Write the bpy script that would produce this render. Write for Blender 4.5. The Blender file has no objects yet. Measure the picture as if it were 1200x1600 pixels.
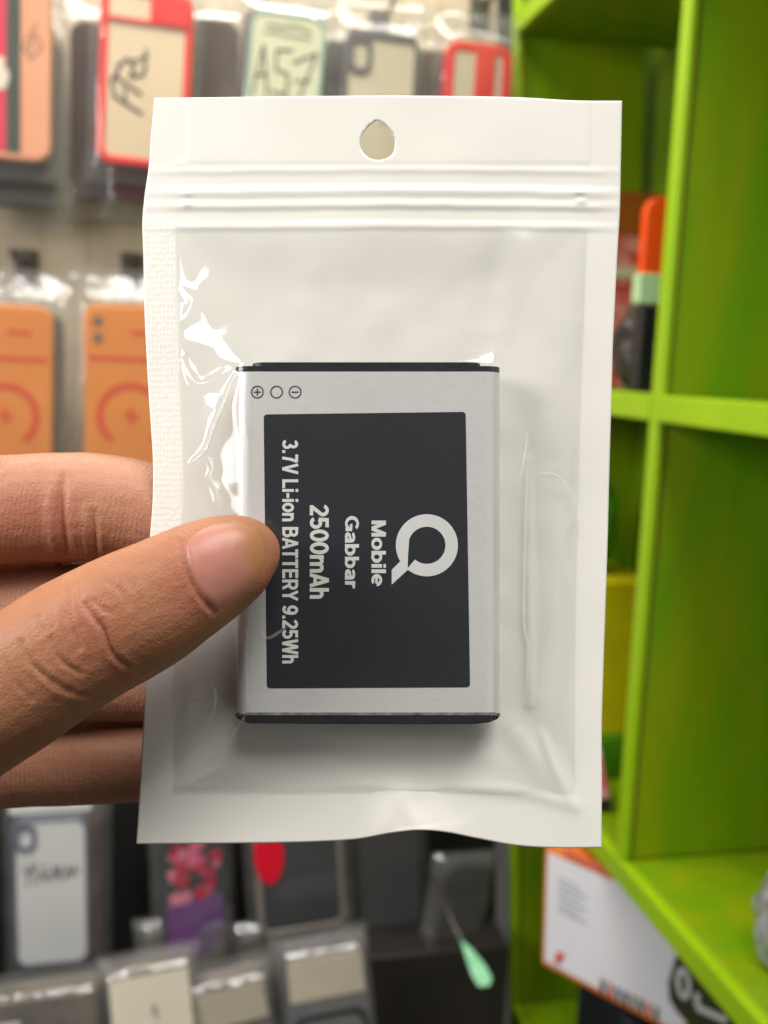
import bpy, bmesh, math, random
import numpy as np
from mathutils import Vector, Matrix
from mathutils.bvhtree import BVHTree
from mathutils.noise import noise as mnoise

random.seed(7)
scene = bpy.context.scene
COL = scene.collection
F = 1537.0                       # focal length in photo pixels (photo is 1200 x 1600)

# ------------------------------------------------------------------ camera
def nv(v):
    v = np.array(v, float); return v / np.linalg.norm(v)
_Y = nv([-324, 245, -1537]); _Z = np.array([400, 9900, 1537.0]); _Z = nv(_Z - _Y * _Z.dot(_Y)); _X = np.cross(_Y, _Z)
RM = np.stack([_X, _Y, _Z])      # world = RM @ camera vector
CAM = np.array([0.0, 0.0, 1.40])
D = 0.168                        # distance of the pouch from the lens
cd = bpy.data.cameras.new('camera'); cam = bpy.data.objects.new('camera', cd); COL.objects.link(cam)
cam.matrix_world = Matrix.Translation(CAM.tolist()) @ Matrix(RM.tolist()).to_4x4()
cd.sensor_fit = 'VERTICAL'; cd.sensor_height = 36.0; cd.lens = 36.0 * F / 1600.0
cd.clip_start = 0.005; cd.clip_end = 60
cd.dof.use_dof = True; cd.dof.focus_distance = D - 0.006; cd.dof.aperture_fstop = cd.lens / 2.1
scene.camera = cam

# ------------------------------------------------------------------ world and lamps
w = bpy.data.worlds.new('World'); scene.world = w; w.use_nodes = True
w.node_tree.nodes['Background'].inputs[0].default_value = (1.0, 0.96, 0.9, 1)
w.node_tree.nodes['Background'].inputs[1].default_value = 0.06

def cam_point(r, u, b):          # metres right / up / back of the lens
    return Vector((CAM + RM @ np.array([r, u, b])).tolist())

def lamp(name, pos, target, sx, sy, power, colour):
    l = bpy.data.lights.new(name, 'AREA'); l.shape = 'RECTANGLE'; l.size = sx; l.size_y = sy
    l.energy = power; l.color = colour
    o = bpy.data.objects.new(name, l); COL.objects.link(o)
    o.location = pos; o.rotation_euler = (Vector(target) - Vector(pos)).to_track_quat('-Z', 'Y').to_euler()
    return o

BAGC = cam_point(0, 0, -D)
lamp('shop_front_light', cam_point(0.50, 1.65, 0.72), cam_point(0.0, 0.0, -0.22), 1.3, 0.8, 49, (1.0, 0.98, 0.945))
lamp('window_light', cam_point(-0.62, 0.30, 0.15), BAGC, 0.26, 0.30, 4.5, (1.0, 0.98, 0.96))
lamp('front_right_fill', cam_point(0.55, 0.02, 0.45), cam_point(0.05, -0.05, -D), 0.60, 0.80, 0.9, (1.0, 0.985, 0.96))  # added low fill to brighten the lower pouch, no such source seen
lamp('window_light', cam_point(-0.60, 0.08, -0.11), BAGC, 0.16, 0.18, 0.9, (0.92, 0.96, 1.0))
lamp('ceiling_tube_light', cam_point(-0.28, 0.75, -0.48), cam_point(-0.13, 0.06, -0.8), 0.9, 0.12, 7.0, (1.0, 0.93, 0.82))

scene.view_settings.view_transform = 'Standard'; scene.view_settings.look = 'None'
scene.view_settings.exposure = 0.16; scene.view_settings.gamma = 1.0
scene.render.engine = 'CYCLES'
cy = scene.cycles
cy.use_denoising = True; cy.caustics_reflective = False; cy.caustics_refractive = False
cy.max_bounces = 10; cy.transparent_max_bounces = 24; cy.diffuse_bounces = 4; cy.glossy_bounces = 4
cy.sample_clamp_indirect = 6.0

# ------------------------------------------------------------------ helpers
def ray(px, py): return RM @ np.array([(px - 600) / F, (800 - py) / F, -1.0])
def onY(px, py, y): r = ray(px, py); return Vector((CAM + r * (y / r[1])).tolist())
def onX(px, py, x): r = ray(px, py); return Vector((CAM + r * (x / r[0])).tolist())
def onZ(px, py, z): r = ray(px, py); return Vector((CAM + r * (z / r[2])).tolist())   # z relative to the lens
S = D / F
def L(px, py, zmm=0.0):          # photo pixel -> pouch frame (metres), zmm towards the lens
    k = S * (D - zmm * 0.001) / D
    return Vector(((px - 600) * k, (800 - py) * k, zmm * 0.001))
BAGM = Matrix.Translation(BAGC) @ Matrix(RM.tolist()).to_4x4()

def lin(r, g, b):
    f = lambda c: (c / 255 / 12.92) if c <= 10 else ((c / 255 + 0.055) / 1.055) ** 2.4
    return (f(r), f(g), f(b), 1.0)

MATS = {}
def mat(name, col, rough=0.5, col2=None, nscale=40, namount=0.5, bump=0.0, bscale=200, coat=0.0, metal=0.0, spec=0.5,
        stretch=None, sss=0.0, alpha=1.0, emit=None):
    if name in MATS: return MATS[name]
    m = bpy.data.materials.new(name); m.use_nodes = True; MATS[name] = m
    nt = m.node_tree; b = nt.nodes['Principled BSDF']
    b.inputs['Base Color'].default_value = col; b.inputs['Roughness'].default_value = rough
    b.inputs['Metallic'].default_value = metal; b.inputs['Specular IOR Level'].default_value = spec
    b.inputs['Coat Weight'].default_value = coat; b.inputs['Coat Roughness'].default_value = 0.08
    b.inputs['Alpha'].default_value = alpha
    tc = nt.nodes.new('ShaderNodeTexCoord'); mp = nt.nodes.new('ShaderNodeMapping')
    nt.links.new(tc.outputs['Object'], mp.inputs[0])
    if stretch: mp.inputs['Scale'].default_value = stretch
    if col2:
        n = nt.nodes.new('ShaderNodeTexNoise'); n.inputs['Scale'].default_value = nscale; n.inputs['Detail'].default_value = 5
        nt.links.new(mp.outputs[0], n.inputs['Vector'])
        r = nt.nodes.new('ShaderNodeValToRGB'); r.color_ramp.elements[0].position = 0.5 - namount / 2; r.color_ramp.elements[1].position = 0.5 + namount / 2
        r.color_ramp.elements[0].color = col; r.color_ramp.elements[1].color = col2
        nt.links.new(n.outputs[0], r.inputs[0]); nt.links.new(r.outputs[0], b.inputs['Base Color'])
    if bump:
        n2 = nt.nodes.new('ShaderNodeTexNoise'); n2.inputs['Scale'].default_value = bscale; n2.inputs['Detail'].default_value = 4
        nt.links.new(mp.outputs[0], n2.inputs['Vector'])
        bp = nt.nodes.new('ShaderNodeBump'); bp.inputs['Strength'].default_value = bump; bp.inputs['Distance'].default_value = 0.001
        nt.links.new(n2.outputs[0], bp.inputs['Height']); nt.links.new(bp.outputs[0], b.inputs['Normal'])
    if sss:
        b.inputs['Subsurface Weight'].default_value = sss
        b.inputs['Subsurface Radius'].default_value = (0.0035, 0.0014, 0.0007); b.inputs['Subsurface Scale'].default_value = 1.0
    return m

def film_mat(name, haze=0.03, rough=0.06, gain=1.5, tint=(0.97, 0.97, 0.97, 1), bump=0.0, bscale=300):
    if name in MATS: return MATS[name]
    m = bpy.data.materials.new(name); m.use_nodes = True; MATS[name] = m
    nt = m.node_tree; nt.nodes.clear()
    out = nt.nodes.new('ShaderNodeOutputMaterial'); mix = nt.nodes.new('ShaderNodeMixShader'); mix2 = nt.nodes.new('ShaderNodeMixShader')
    tr = nt.nodes.new('ShaderNodeBsdfTransparent'); tr.inputs[0].default_value = tint
    gl = nt.nodes.new('ShaderNodeBsdfGlossy'); gl.inputs['Roughness'].default_value = rough
    df = nt.nodes.new('ShaderNodeBsdfDiffuse'); df.inputs[0].default_value = (0.8, 0.79, 0.76, 1)
    lw = nt.nodes.new('ShaderNodeLayerWeight'); lw.inputs[0].default_value = 0.5
    pw = nt.nodes.new('ShaderNodeMath'); pw.operation = 'POWER'; pw.inputs[1].default_value = 4.0
    mu = nt.nodes.new('ShaderNodeMath'); mu.operation = 'MULTIPLY_ADD'; mu.inputs[1].default_value = 0.7; mu.inputs[2].default_value = 0.038 * gain; mu.use_clamp = True
    nt.links.new(lw.outputs['Facing'], pw.inputs[0]); nt.links.new(pw.outputs[0], mu.inputs[0]); nt.links.new(mu.outputs[0], mix.inputs[0])
    nt.links.new(mix2.outputs[0], mix.inputs[1]); nt.links.new(gl.outputs[0], mix.inputs[2])
    mix2.inputs[0].default_value = haze; nt.links.new(tr.outputs[0], mix2.inputs[1]); nt.links.new(df.outputs[0], mix2.inputs[2])
    nt.links.new(mix.outputs[0], out.inputs[0])
    if bump:
        tc = nt.nodes.new('ShaderNodeTexCoord'); n2 = nt.nodes.new('ShaderNodeTexNoise'); n2.inputs['Scale'].default_value = bscale
        n2.inputs['Detail'].default_value = 3; nt.links.new(tc.outputs['Object'], n2.inputs['Vector'])
        bp = nt.nodes.new('ShaderNodeBump'); bp.inputs['Strength'].default_value = bump; bp.inputs['Distance'].default_value = 0.002
        nt.links.new(n2.outputs[0], bp.inputs['Height'])
        nt.links.new(bp.outputs[0], gl.inputs['Normal']); nt.links.new(bp.outputs[0], lw.inputs['Normal'])
    return m

def tag(o, label=None, cat=None, group=None, kind=None):
    if label: o['label'] = label
    if cat: o['category'] = cat
    if group: o['group'] = group
    if kind: o['kind'] = kind
    return o

def link(name, me, m=None, parent=None, smooth=False, mw=None):
    o = bpy.data.objects.new(name, me); COL.objects.link(o)
    if m is not None: me.materials.append(m)
    if smooth:
        me.polygons.foreach_set('use_smooth', [True] * len(me.polygons))
    if parent is not None: o.parent = parent
    if mw is not None: o.matrix_world = mw
    return o

def bm_obj(name, bm, m, parent=None, smooth=False, bevel=0.0, mw=None):
    bmesh.ops.recalc_face_normals(bm, faces=bm.faces)
    me = bpy.data.meshes.new(name); bm.to_mesh(me); bm.free()
    o = link(name, me, m, parent, smooth, mw)
    if bevel:
        md = o.modifiers.new('bevel', 'BEVEL'); md.width = bevel; md.segments = 3; md.limit_method = 'ANGLE'; md.angle_limit = math.radians(40)
    return o

def empty(name, mw):
    o = bpy.data.objects.new(name, None); COL.objects.link(o); o.matrix_world = mw; o.empty_display_size = 0.02
    return o

def rr(w, h, r, n=6, cx=0, cy=0):
    pts = []
    for (sx, sy, a0) in ((1, 1, 0), (-1, 1, 90), (-1, -1, 180), (1, -1, 270)):
        for i in range(n + 1):
            a = math.radians(a0 + 90 * i / n)
            pts.append((cx + sx * (w / 2 - r) + r * math.cos(a), cy + sy * (h / 2 - r) + r * math.sin(a)))
    return pts

def prism(bm, pts, z0, z1):
    a = [bm.verts.new((x, y, z0)) for x, y in pts]; b = [bm.verts.new((x, y, z1)) for x, y in pts]
    n = len(pts)
    bm.faces.new(a[::-1]); bm.faces.new(b)
    for i in range(n): bm.faces.new((a[i], a[(i + 1) % n], b[(i + 1) % n], b[i]))

def ring(bm, po, pi, z0, z1):
    n = len(po)
    ao = [bm.verts.new((x, y, z0)) for x, y in po]; bo = [bm.verts.new((x, y, z1)) for x, y in po]
    ai = [bm.verts.new((x, y, z0)) for x, y in pi]; bi = [bm.verts.new((x, y, z1)) for x, y in pi]
    for i in range(n):
        j = (i + 1) % n
        bm.faces.new((ao[i], ao[j], bo[j], bo[i])); bm.faces.new((ai[j], ai[i], bi[i], bi[j]))
        bm.faces.new((bo[i], bo[j], bi[j], bi[i])); bm.faces.new((ao[j], ao[i], ai[i], ai[j]))

def box(bm, x0, x1, y0, y1, z0, z1):
    prism(bm, [(x0, y0), (x1, y0), (x1, y1), (x0, y1)], z0, z1)

def tube(bm, pts, r, seg=8):
    pts = [Vector(p) for p in pts]; rings = []
    for i, p in enumerate(pts):
        t = (pts[min(i + 1, len(pts) - 1)] - pts[max(i - 1, 0)]).normalized()
        a = t.orthogonal().normalized() if i == 0 else (rings_a - t * rings_a.dot(t)).normalized()
        rings_a = a; b = t.cross(a); rad = r[i] if isinstance(r, (list, tuple)) else r
        rings.append([bm.verts.new(p + (a * math.cos(2 * math.pi * k / seg) + b * math.sin(2 * math.pi * k / seg)) * rad) for k in range(seg)])
    for i in range(len(rings) - 1):
        for k in range(seg):
            bm.faces.new((rings[i][k], rings[i][(k + 1) % seg], rings[i + 1][(k + 1) % seg], rings[i + 1][k]))
    bm.faces.new(rings[0][::-1]); bm.faces.new(rings[-1])

def stroke(bm, pts, wd, z, th=0.00025):   # flat pen stroke in the local xy plane
    for (a, b) in zip(pts[:-1], pts[1:]):
        a = Vector((a[0], a[1])); b = Vector((b[0], b[1])); d = b - a
        if d.length < 1e-9: continue
        d.normalize(); nrm = Vector((-d.y, d.x)) * wd / 2; a2 = a - d * wd * 0.3; b2 = b + d * wd * 0.3
        prism(bm, [tuple(a2 - nrm), tuple(b2 - nrm), tuple(b2 + nrm), tuple(a2 + nrm)], z, z + th)
        z += 0.00001

def set_co(me, v):
    me.vertices.foreach_set('co', np.ascontiguousarray(v, float).ravel()); me.update()

def poly_interp(pts, key=1):
    p = np.array(pts, float); o = np.argsort(p[:, key]); return p[o, key], p[o, 1 - key]

def smooth_interp(x, xs, ys):
    """Catmull-Rom / monotone style cubic interpolation."""
    xs = np.asarray(xs); ys = np.asarray(ys)
    m = np.gradient(ys, xs)
    i = np.clip(np.searchsorted(xs, x) - 1, 0, len(xs) - 2)
    h = xs[i + 1] - xs[i]; t = np.clip((x - xs[i]) / h, 0, 1)
    return ((2*t**3 - 3*t**2 + 1) * ys[i] + (t**3 - 2*t**2 + t) * h * m[i] + (-2*t**3 + 3*t**2) * ys[i+1] + (t**3 - t**2) * h * m[i+1])

def seg_dist(X, Y, pts):
    """distance to a polyline and running parameter 0..1"""
    best = np.full(X.shape, 1e9); par = np.zeros(X.shape); n = len(pts) - 1
    for i, ((ax, ay), (bx, by)) in enumerate(zip(pts[:-1], pts[1:])):
        dx, dy = bx - ax, by - ay; l2 = dx * dx + dy * dy + 1e-9
        t = np.clip(((X - ax) * dx + (Y - ay) * dy) / l2, 0, 1)
        d = np.hypot(X - ax - t * dx, Y - ay - t * dy); k = d < best
        best[k] = d[k]; par[k] = (i + t[k]) / n
    return best, par

def sstep(a, b, x):
    t = np.clip((x - a) / (b - a), 0, 1); return t * t * (3 - 2 * t)

def vnoise(X, Y, scale, seed=0):
    f = np.vectorize(lambda a, b: mnoise(Vector((a / scale + seed * 17.3, b / scale - seed * 5.1, seed * 3.7))))
    return f(X, Y)

def catmull(pts, n=6):
    P = [Vector(p) for p in pts]; out = []
    for i in range(len(P) - 1):
        p0 = P[max(i - 1, 0)]; p1 = P[i]; p2 = P[i + 1]; p3 = P[min(i + 2, len(P) - 1)]
        for k in range(n):
            t = k / n
            out.append(0.5 * ((2 * p1) + (p2 - p0) * t + (2 * p0 - 5 * p1 + 4 * p2 - p3) * t * t + (3 * p1 - p0 - 3 * p2 + p3) * t ** 3))
    out.append(P[-1]); return out

# ------------------------------------------------------------------ materials
def wall_mat():
    m = mat('cream_wall_panel', lin(206, 190, 164), 0.55, lin(182, 164, 138), 6, 0.7, bump=0.2, bscale=60)
    nt = m.node_tree; b = nt.nodes['Principled BSDF']
    tc = nt.nodes.new('ShaderNodeTexCoord'); br = nt.nodes.new('ShaderNodeTexBrick')
    mp = nt.nodes.new('ShaderNodeMapping'); mp.inputs['Rotation'].default_value = (math.radians(90), 0, 0)
    nt.links.new(tc.outputs['Object'], mp.inputs[0]); nt.links.new(mp.outputs[0], br.inputs['Vector'])
    br.offset = 0.0; br.inputs['Scale'].default_value = 1.0; br.inputs['Brick Width'].default_value = 0.034; br.inputs['Row Height'].default_value = 0.05
    br.inputs['Mortar Size'].default_value = 0.0012; br.inputs['Mortar Smooth'].default_value = 0.4
    mx = nt.nodes.new('ShaderNodeMixRGB'); src = b.inputs['Base Color'].links[0].from_socket
    nt.links.new(br.outputs['Fac'], mx.inputs[0]); nt.links.new(src, mx.inputs[1]); mx.inputs[2].default_value = lin(176, 158, 130)
    nt.links.new(mx.outputs[0], b.inputs['Base Color'])
    return m

M_WALL = wall_mat()
M_DARK = mat('dark_rack_panel', lin(14, 13, 13), 0.55, lin(26, 24, 22), 12, 0.6, bump=0.2)
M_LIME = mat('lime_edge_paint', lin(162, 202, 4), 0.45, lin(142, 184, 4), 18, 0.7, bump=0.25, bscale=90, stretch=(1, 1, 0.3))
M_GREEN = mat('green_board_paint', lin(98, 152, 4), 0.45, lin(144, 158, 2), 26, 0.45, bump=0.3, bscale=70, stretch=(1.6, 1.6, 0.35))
def wear(m, scale, thr):
    nt = m.node_tree; b = nt.nodes['Principled BSDF']; src = b.inputs['Base Color'].links[0].from_socket
    tc = nt.nodes.new('ShaderNodeTexCoord'); n = nt.nodes.new('ShaderNodeTexNoise'); n.inputs['Scale'].default_value = scale; n.inputs['Detail'].default_value = 6
    n.inputs['Roughness'].default_value = .7; nt.links.new(tc.outputs['Object'], n.inputs['Vector'])
    r = nt.nodes.new('ShaderNodeValToRGB'); r.color_ramp.elements[0].position = thr; r.color_ramp.elements[1].position = thr + .03
    mx = nt.nodes.new('ShaderNodeMixRGB'); nt.links.new(n.outputs[0], r.inputs[0]); nt.links.new(r.outputs[0], mx.inputs[0])
    nt.links.new(src, mx.inputs[1]); mx.inputs[2].default_value = lin(104, 84, 30); nt.links.new(mx.outputs[0], b.inputs['Base Color'])
wear(M_LIME, 55, .68); wear(M_GREEN, 38, .70)
M_BROWN = mat('bare_wood_gap', lin(128, 88, 30), 0.7, lin(90, 70, 20), 60, 0.6)
M_SLEEVE = film_mat('clear_sleeve_film', 0.05, 0.12, 1.6, bump=0.5, bscale=45)
M_SLEEVE2 = film_mat('crinkled_sleeve_film', 0.10, 0.10, 2.4, bump=1.0, bscale=70)
M_INK = mat('marker_ink', lin(38, 36, 36), 0.5, lin(50, 46, 46), 200, 0.5)
M_STEEL = mat('hook_steel', lin(110, 104, 98), 0.4, lin(80, 74, 66), 120, 0.6, metal=0.8)
M_BLACKP = mat('black_plastic', lin(30, 31, 32), 0.4, lin(22, 22, 23), 40, 0.5, bump=0.1)

# ------------------------------------------------------------------ setting: wall behind
WY = 0.815
def world_box(name, x0, x1, y0, y1, z0, z1, m, parent=None, bevel=0.0):
    bm = bmesh.new(); box(bm, x0, x1, y0, y1, z0 + CAM[2], z1 + CAM[2]); return bm_obj(name, bm, m, parent, bevel=bevel)
ZS = -0.31
def FX(z): return SX - 0.0575 * (z + 0.067)      # the far end of the shelf leans a little, z relative to the lens
def wall_piece(name, z0, z1, m, dy=0.0):
    bm = bmesh.new(); x0 = -0.75
    for y in (0,): pass
    q = [(x0, z0), (FX(z0) - .006, z0), (FX(z1) - .006, z1), (x0, z1)]
    a = [bm.verts.new((x, WY + dy, z + CAM[2])) for x, z in q]; b_ = [bm.verts.new((x, WY + dy + .03, z + CAM[2])) for x, z in q]
    bm.faces.new(a); bm.faces.new(b_[::-1])
    for i in range(4): bm.faces.new((a[i], a[(i + 1) % 4], b_[(i + 1) % 4], b_[i]))
    return tag(bm_obj(name, bm, m), kind='structure')
SX = 0.2785
wall_piece('wall', ZS, 0.62, M_WALL)
wall_piece('wall', -0.90, ZS - .001, M_DARK, .002)

# ------------------------------------------------------------------ green shelf
SX = 0.2785; SB = SX + 0.107; YN = 0.534; TH = 0.0145
def rel(v): return Vector((v.x, v.y, v.z - CAM[2]))
shelf = empty('shelf_unit', Matrix.Translation((SX, 0.6, CAM[2] - 0.75)))
tag(shelf, 'bright lime green painted wooden shelf unit with open bays beside the wall of cases', 'shelf')
def sb(name, x0, x1, y0, y1, z0, z1, m, bev=0.0012, parent=shelf):
    o = world_box(name, x0, x1, y0, y1, z0, z1, m, None, bev); o.parent = parent
    o.matrix_parent_inverse = parent.matrix_world.inverted() if parent is not shelf else shelf.matrix_world.inverted()
    return o
bpy.context.view_layer.update()
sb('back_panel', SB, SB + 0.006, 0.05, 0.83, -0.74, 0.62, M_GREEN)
zl = [(-0.0125, TH), (-0.3045, TH), (0.272, 0.014), (-0.575, TH)]
# dividers with lime strips on their front edges; the far one leans with the wall
def lean(o, dz=0):
    for v in o.data.vertices: v.co.x += FX(v.co.z - CAM[2]) - SX
for (y0, y1, zb, far) in ((YN, YN + 0.0105, -0.304, False), (0.777, 0.790, -0.74, True)):
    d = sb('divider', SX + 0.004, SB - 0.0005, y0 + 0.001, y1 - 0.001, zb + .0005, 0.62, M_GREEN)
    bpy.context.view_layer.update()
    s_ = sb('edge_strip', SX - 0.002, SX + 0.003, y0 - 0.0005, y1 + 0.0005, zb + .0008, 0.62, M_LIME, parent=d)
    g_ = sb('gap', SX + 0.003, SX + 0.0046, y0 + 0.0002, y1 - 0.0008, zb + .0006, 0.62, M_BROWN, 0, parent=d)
    if far:
        for o in (d, s_, g_): lean(o)
for (zt, th) in zl:
    dx = FX(zt) - SX if zt > .2 or zt < -.5 else 0
    spans = ((0.05, YN), (YN + 0.0105, 0.777)) if zt > -.3 else ((0.05, 0.777),)
    for (a, b) in spans:
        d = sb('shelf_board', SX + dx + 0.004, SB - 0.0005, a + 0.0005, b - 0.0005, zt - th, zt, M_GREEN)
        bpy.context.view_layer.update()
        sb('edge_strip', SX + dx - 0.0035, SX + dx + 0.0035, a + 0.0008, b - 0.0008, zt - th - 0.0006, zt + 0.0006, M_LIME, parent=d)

# ------------------------------------------------------------------ hanging packs
def pack_frame(px0, py0, px1, py1, y, tilt=0.0, yaw=0.0, lean=0.0):
    """matrix at the case centre (x right, y up, z to the viewer) plus its real width and height"""
    a = onY(px0, py0, y); b = onY(px1, py0, y); c = onY((px0 + px1) / 2, py1, y); t = onY((px0 + px1) / 2, py0, y)
    ctr = onY((px0 + px1) / 2, (py0 + py1) / 2, y)
    m = Matrix.Translation(ctr) @ Matrix.Rotation(math.radians(90 + lean), 4, 'X') @ Matrix.Rotation(math.radians(yaw), 4, 'Y') @ Matrix.Rotation(math.radians(tilt), 4, 'Z')
    return m, abs(b.x - a.x), abs(t.z - c.z)

def sleeve_mesh(w, h, t, seed, top=0.026, side=0.008, bot=0.012):
    nx, ny = 22, 38; x0, x1, y0, y1 = -w / 2 - side, w / 2 + side, -h / 2 - bot, h / 2 + top
    xs = np.linspace(x0, x1, nx); ys = np.linspace(y0, y1, ny); X, Y = np.meshgrid(xs, ys)
    dx = np.maximum(np.abs(X) - w / 2, 0); dy = np.maximum(np.abs(Y) - h / 2, 0); d = np.hypot(dx / side, dy / ((top + bot) / 2))
    Zf = (t + 0.0012) * np.clip(1 - d, 0, 1) ** 0.7 + 0.0012 * vnoise(X, Y, 0.012, seed) * (0.35 + np.clip(d, 0, 1)) + 0.0004
    Xw = X + 0.0015 * vnoise(Y, X * 0, 0.02, seed + 3)
    bm = bmesh.new(); V = [[bm.verts.new((Xw[j, i], Y[j, i], Zf[j, i])) for i in range(nx)] for j in range(ny)]
    for j in range(ny - 1):
        for i in range(nx - 1): bm.faces.new((V[j][i], V[j][i + 1], V[j + 1][i + 1], V[j + 1][i]))
    Bk = [bm.verts.new((x, y, -0.0006)) for x, y in ((x0, y0), (x1, y0), (x1, y1), (x0, y1))]
    bm.faces.new(Bk)
    return bm

def pack(label, group, rect, y, body, rim=None, rim_w=0.006, thick=0.010, tilt=0, yaw=0, lean=0, seed=1, cam_style=None, ink=None, r=0.011, flap=.026, header=False, cat='phone case', name='packaged_phone_case', sleeve=True):
    mw, w_, h_ = pack_frame(*rect, y, tilt, yaw, lean)
    root = empty(name, mw); tag(root, label, cat, group)
    if rim is None:
        bm = bmesh.new(); prism(bm, rr(w_, h_, r), 0, thick); bm_obj('case_back', bm, body, root, smooth=False, bevel=0.0025)
    else:
        bm = bmesh.new(); prism(bm, rr(w_ - rim_w, h_ - rim_w, r * 0.8), 0.001, thick - 0.0012); bm_obj('case_back', bm, body, root)
        bm = bmesh.new(); ring(bm, rr(w_, h_, r), rr(w_ - 2 * rim_w, h_ - 2 * rim_w, max(r - rim_w, 0.003)), 0, thick); bm_obj('case_rim', bm, rim, root, bevel=0.0015)
    if cam_style: cam_style(root, w_, h_, thick)
    if ink:
        bm = bmesh.new()
        for st, wd in ink: stroke(bm, [(u * w_, v * h_) for u, v in st], wd * .72, thick + 0.0002 if rim is None else thick - 0.0008)
        bm_obj('handwriting', bm, M_INK, root)
    if header:
        bm = bmesh.new(); prism(bm, rr(w_ * 1.06, .012, .002, cy=h_ / 2 + .0085), thick * .3, thick * .5); bm_obj('card_or_glint', bm, M_WHITEC, root)  # white strip put in for the bright reflection on the sleeve top
    if sleeve:
        o = bm_obj('sleeve', sleeve_mesh(w_, h_, thick, seed, flap), M_SLEEVE if flap > .01 else M_SLEEVE2, root, smooth=True)
    return root

def hook(label, px, py, y0, reach, drop=0.0, z_off=0):
    p = onY(px, py, WY)
    r_ = empty('display_hook', Matrix.Translation(p)); tag(r_, label, 'hook', 'wire hooks on the wall of cases')
    bm = bmesh.new(); tube(bm, [(0, 0.005, 0), (0, -reach, 0.0), (0, -reach - 0.008, 0.006)], 0.0016); bm_obj('rod', bm, M_STEEL, r_, smooth=True)
    bm = bmesh.new(); box(bm, -0.008, 0.008, -0.004, -0.0005, -0.014, 0.012); bm_obj('mounting_plate', bm, M_STEEL, r_, bevel=0.001)
    return r_

M_PEACH = mat('peach_case', lin(226, 158, 120), 0.4, lin(216, 146, 108), 20, 0.5)
M_RED = mat('red_case_rim', lin(222, 36, 22), 0.4, lin(204, 28, 18), 30, 0.5)
M_BEIGE = mat('frosted_beige_back', lin(214, 192, 160), 0.4, lin(200, 178, 146), 10, 0.6)
M_SAGE = mat('sage_clear_back', lin(206, 204, 172), 0.35, lin(190, 190, 156), 14, 0.6)
M_TEAL = mat('pale_teal_rim', lin(150, 176, 164), 0.35, lin(130, 160, 150), 30, 0.6)
M_GREY = mat('grey_rim', lin(104, 100, 98), 0.4, lin(86, 82, 80), 30, 0.6)
M_SMOKE = mat('smoky_back', lin(196, 184, 158), 0.35, lin(178, 166, 142), 12, 0.6)
M_ORANGE = mat('orange_case', lin(214, 128, 44), 0.42, lin(204, 118, 40), 16, 0.5)
M_ORANGE2 = mat('orange_print', lin(206, 64, 16), 0.45, lin(196, 58, 14), 30, 0.5)
M_WHITEC = mat('clear_white_back', lin(222, 220, 216), 0.3, lin(206, 206, 204), 10, 0.6)
M_SLATE = mat('slate_rim', lin(104, 108, 124), 0.4, lin(84, 88, 104), 30, 0.6)
M_PINK = mat('pink_print', lin(216, 30, 74), 0.45, lin(196, 20, 60), 30, 0.5)
M_DGREEN = mat('dark_green_print', lin(44, 62, 48), 0.5, lin(30, 44, 36), 30, 0.5)
M_CREAM = mat('cream_card', lin(222, 212, 190), 0.6, lin(206, 194, 170), 20, 0.6)
M_MAROON = mat('maroon_case', lin(96, 24, 36), 0.45, lin(70, 18, 28), 30, 0.6)
M_DBROWN = mat('dark_brown_case', lin(78, 58, 46), 0.5, lin(56, 42, 36), 30, 0.6)
M_PURPLE = mat('purple_print', lin(112, 52, 128), 0.45, lin(90, 40, 110), 24, 0.6)
M_CHAR = mat('charcoal_case', lin(40, 44, 48), 0.45, lin(28, 32, 36), 24, 0.6)
M_TAUPE = mat('taupe_pack', lin(112, 102, 88), 0.5, lin(70, 62, 54), 30, 0.6)
M_NAVY = mat('navy_case', lin(44, 52, 70), 0.45, lin(84, 74, 66), 24, 0.6)

def cam_red_slider(root, w_, h_, t):
    # camera window top left, red block top right, red bar below
    bm = bmesh.new(); prism(bm, rr(w_ * 0.44, h_ * 0.17, 0.003, cx=w_ * 0.25, cy=h_ * 0.40), t - 0.002, t + 0.0014); bm_obj('camera_cover', bm, M_RED, root, bevel=0.0008)
    bm = bmesh.new(); box(bm, -w_ / 2 + 0.005, w_ / 2 - 0.005, h_ * 0.305, h_ * 0.325, t - 0.002, t + 0.0009); bm_obj('cross_bar', bm, M_RED, root)
def cam_grey(root, w_, h_, t):
    bm = bmesh.new(); a = rr(w_ * 0.30, h_ * 0.24, 0.007, cx=-w_ * 0.29, cy=h_ * 0.33); b = rr(w_ * 0.30 - 0.007, h_ * 0.24 - 0.007, 0.0045, cx=-w_ * 0.29, cy=h_ * 0.33)
    ring(bm, a, b, t - 0.002, t + 0.0012); bm_obj('camera_ring', bm, M_GREY, root)
    bm = bmesh.new(); box(bm, -w_ * 0.42, w_ * 0.42, h_ * 0.45, h_ * 0.49, t - 0.002, t + 0.0008); bm_obj('top_band', bm, M_GREY, root)
def cam_two_window(root, w_, h_, t):
    bm = bmesh.new(); box(bm, -w_ * 0.05, w_ * 0.24, -h_ * 0.1, h_ * 0.47, t - 0.002, t + 0.001); bm_obj('camera_cover', bm, M_RED, root, bevel=0.0006)
def cam_slate(root, w_, h_, t):
    bm = bmesh.new(); a = rr(w_ * 0.27, h_ * 0.17, 0.006, cx=-w_ * 0.31, cy=h_ * 0.38); b = rr(w_ * 0.27 - 0.006, h_ * 0.17 - 0.006, 0.004, cx=-w_ * 0.31, cy=h_ * 0.38)
    ring(bm, a, b, t - 0.002, t + 0.0012); bm_obj('camera_ring', bm, M_SLATE, root)
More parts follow.
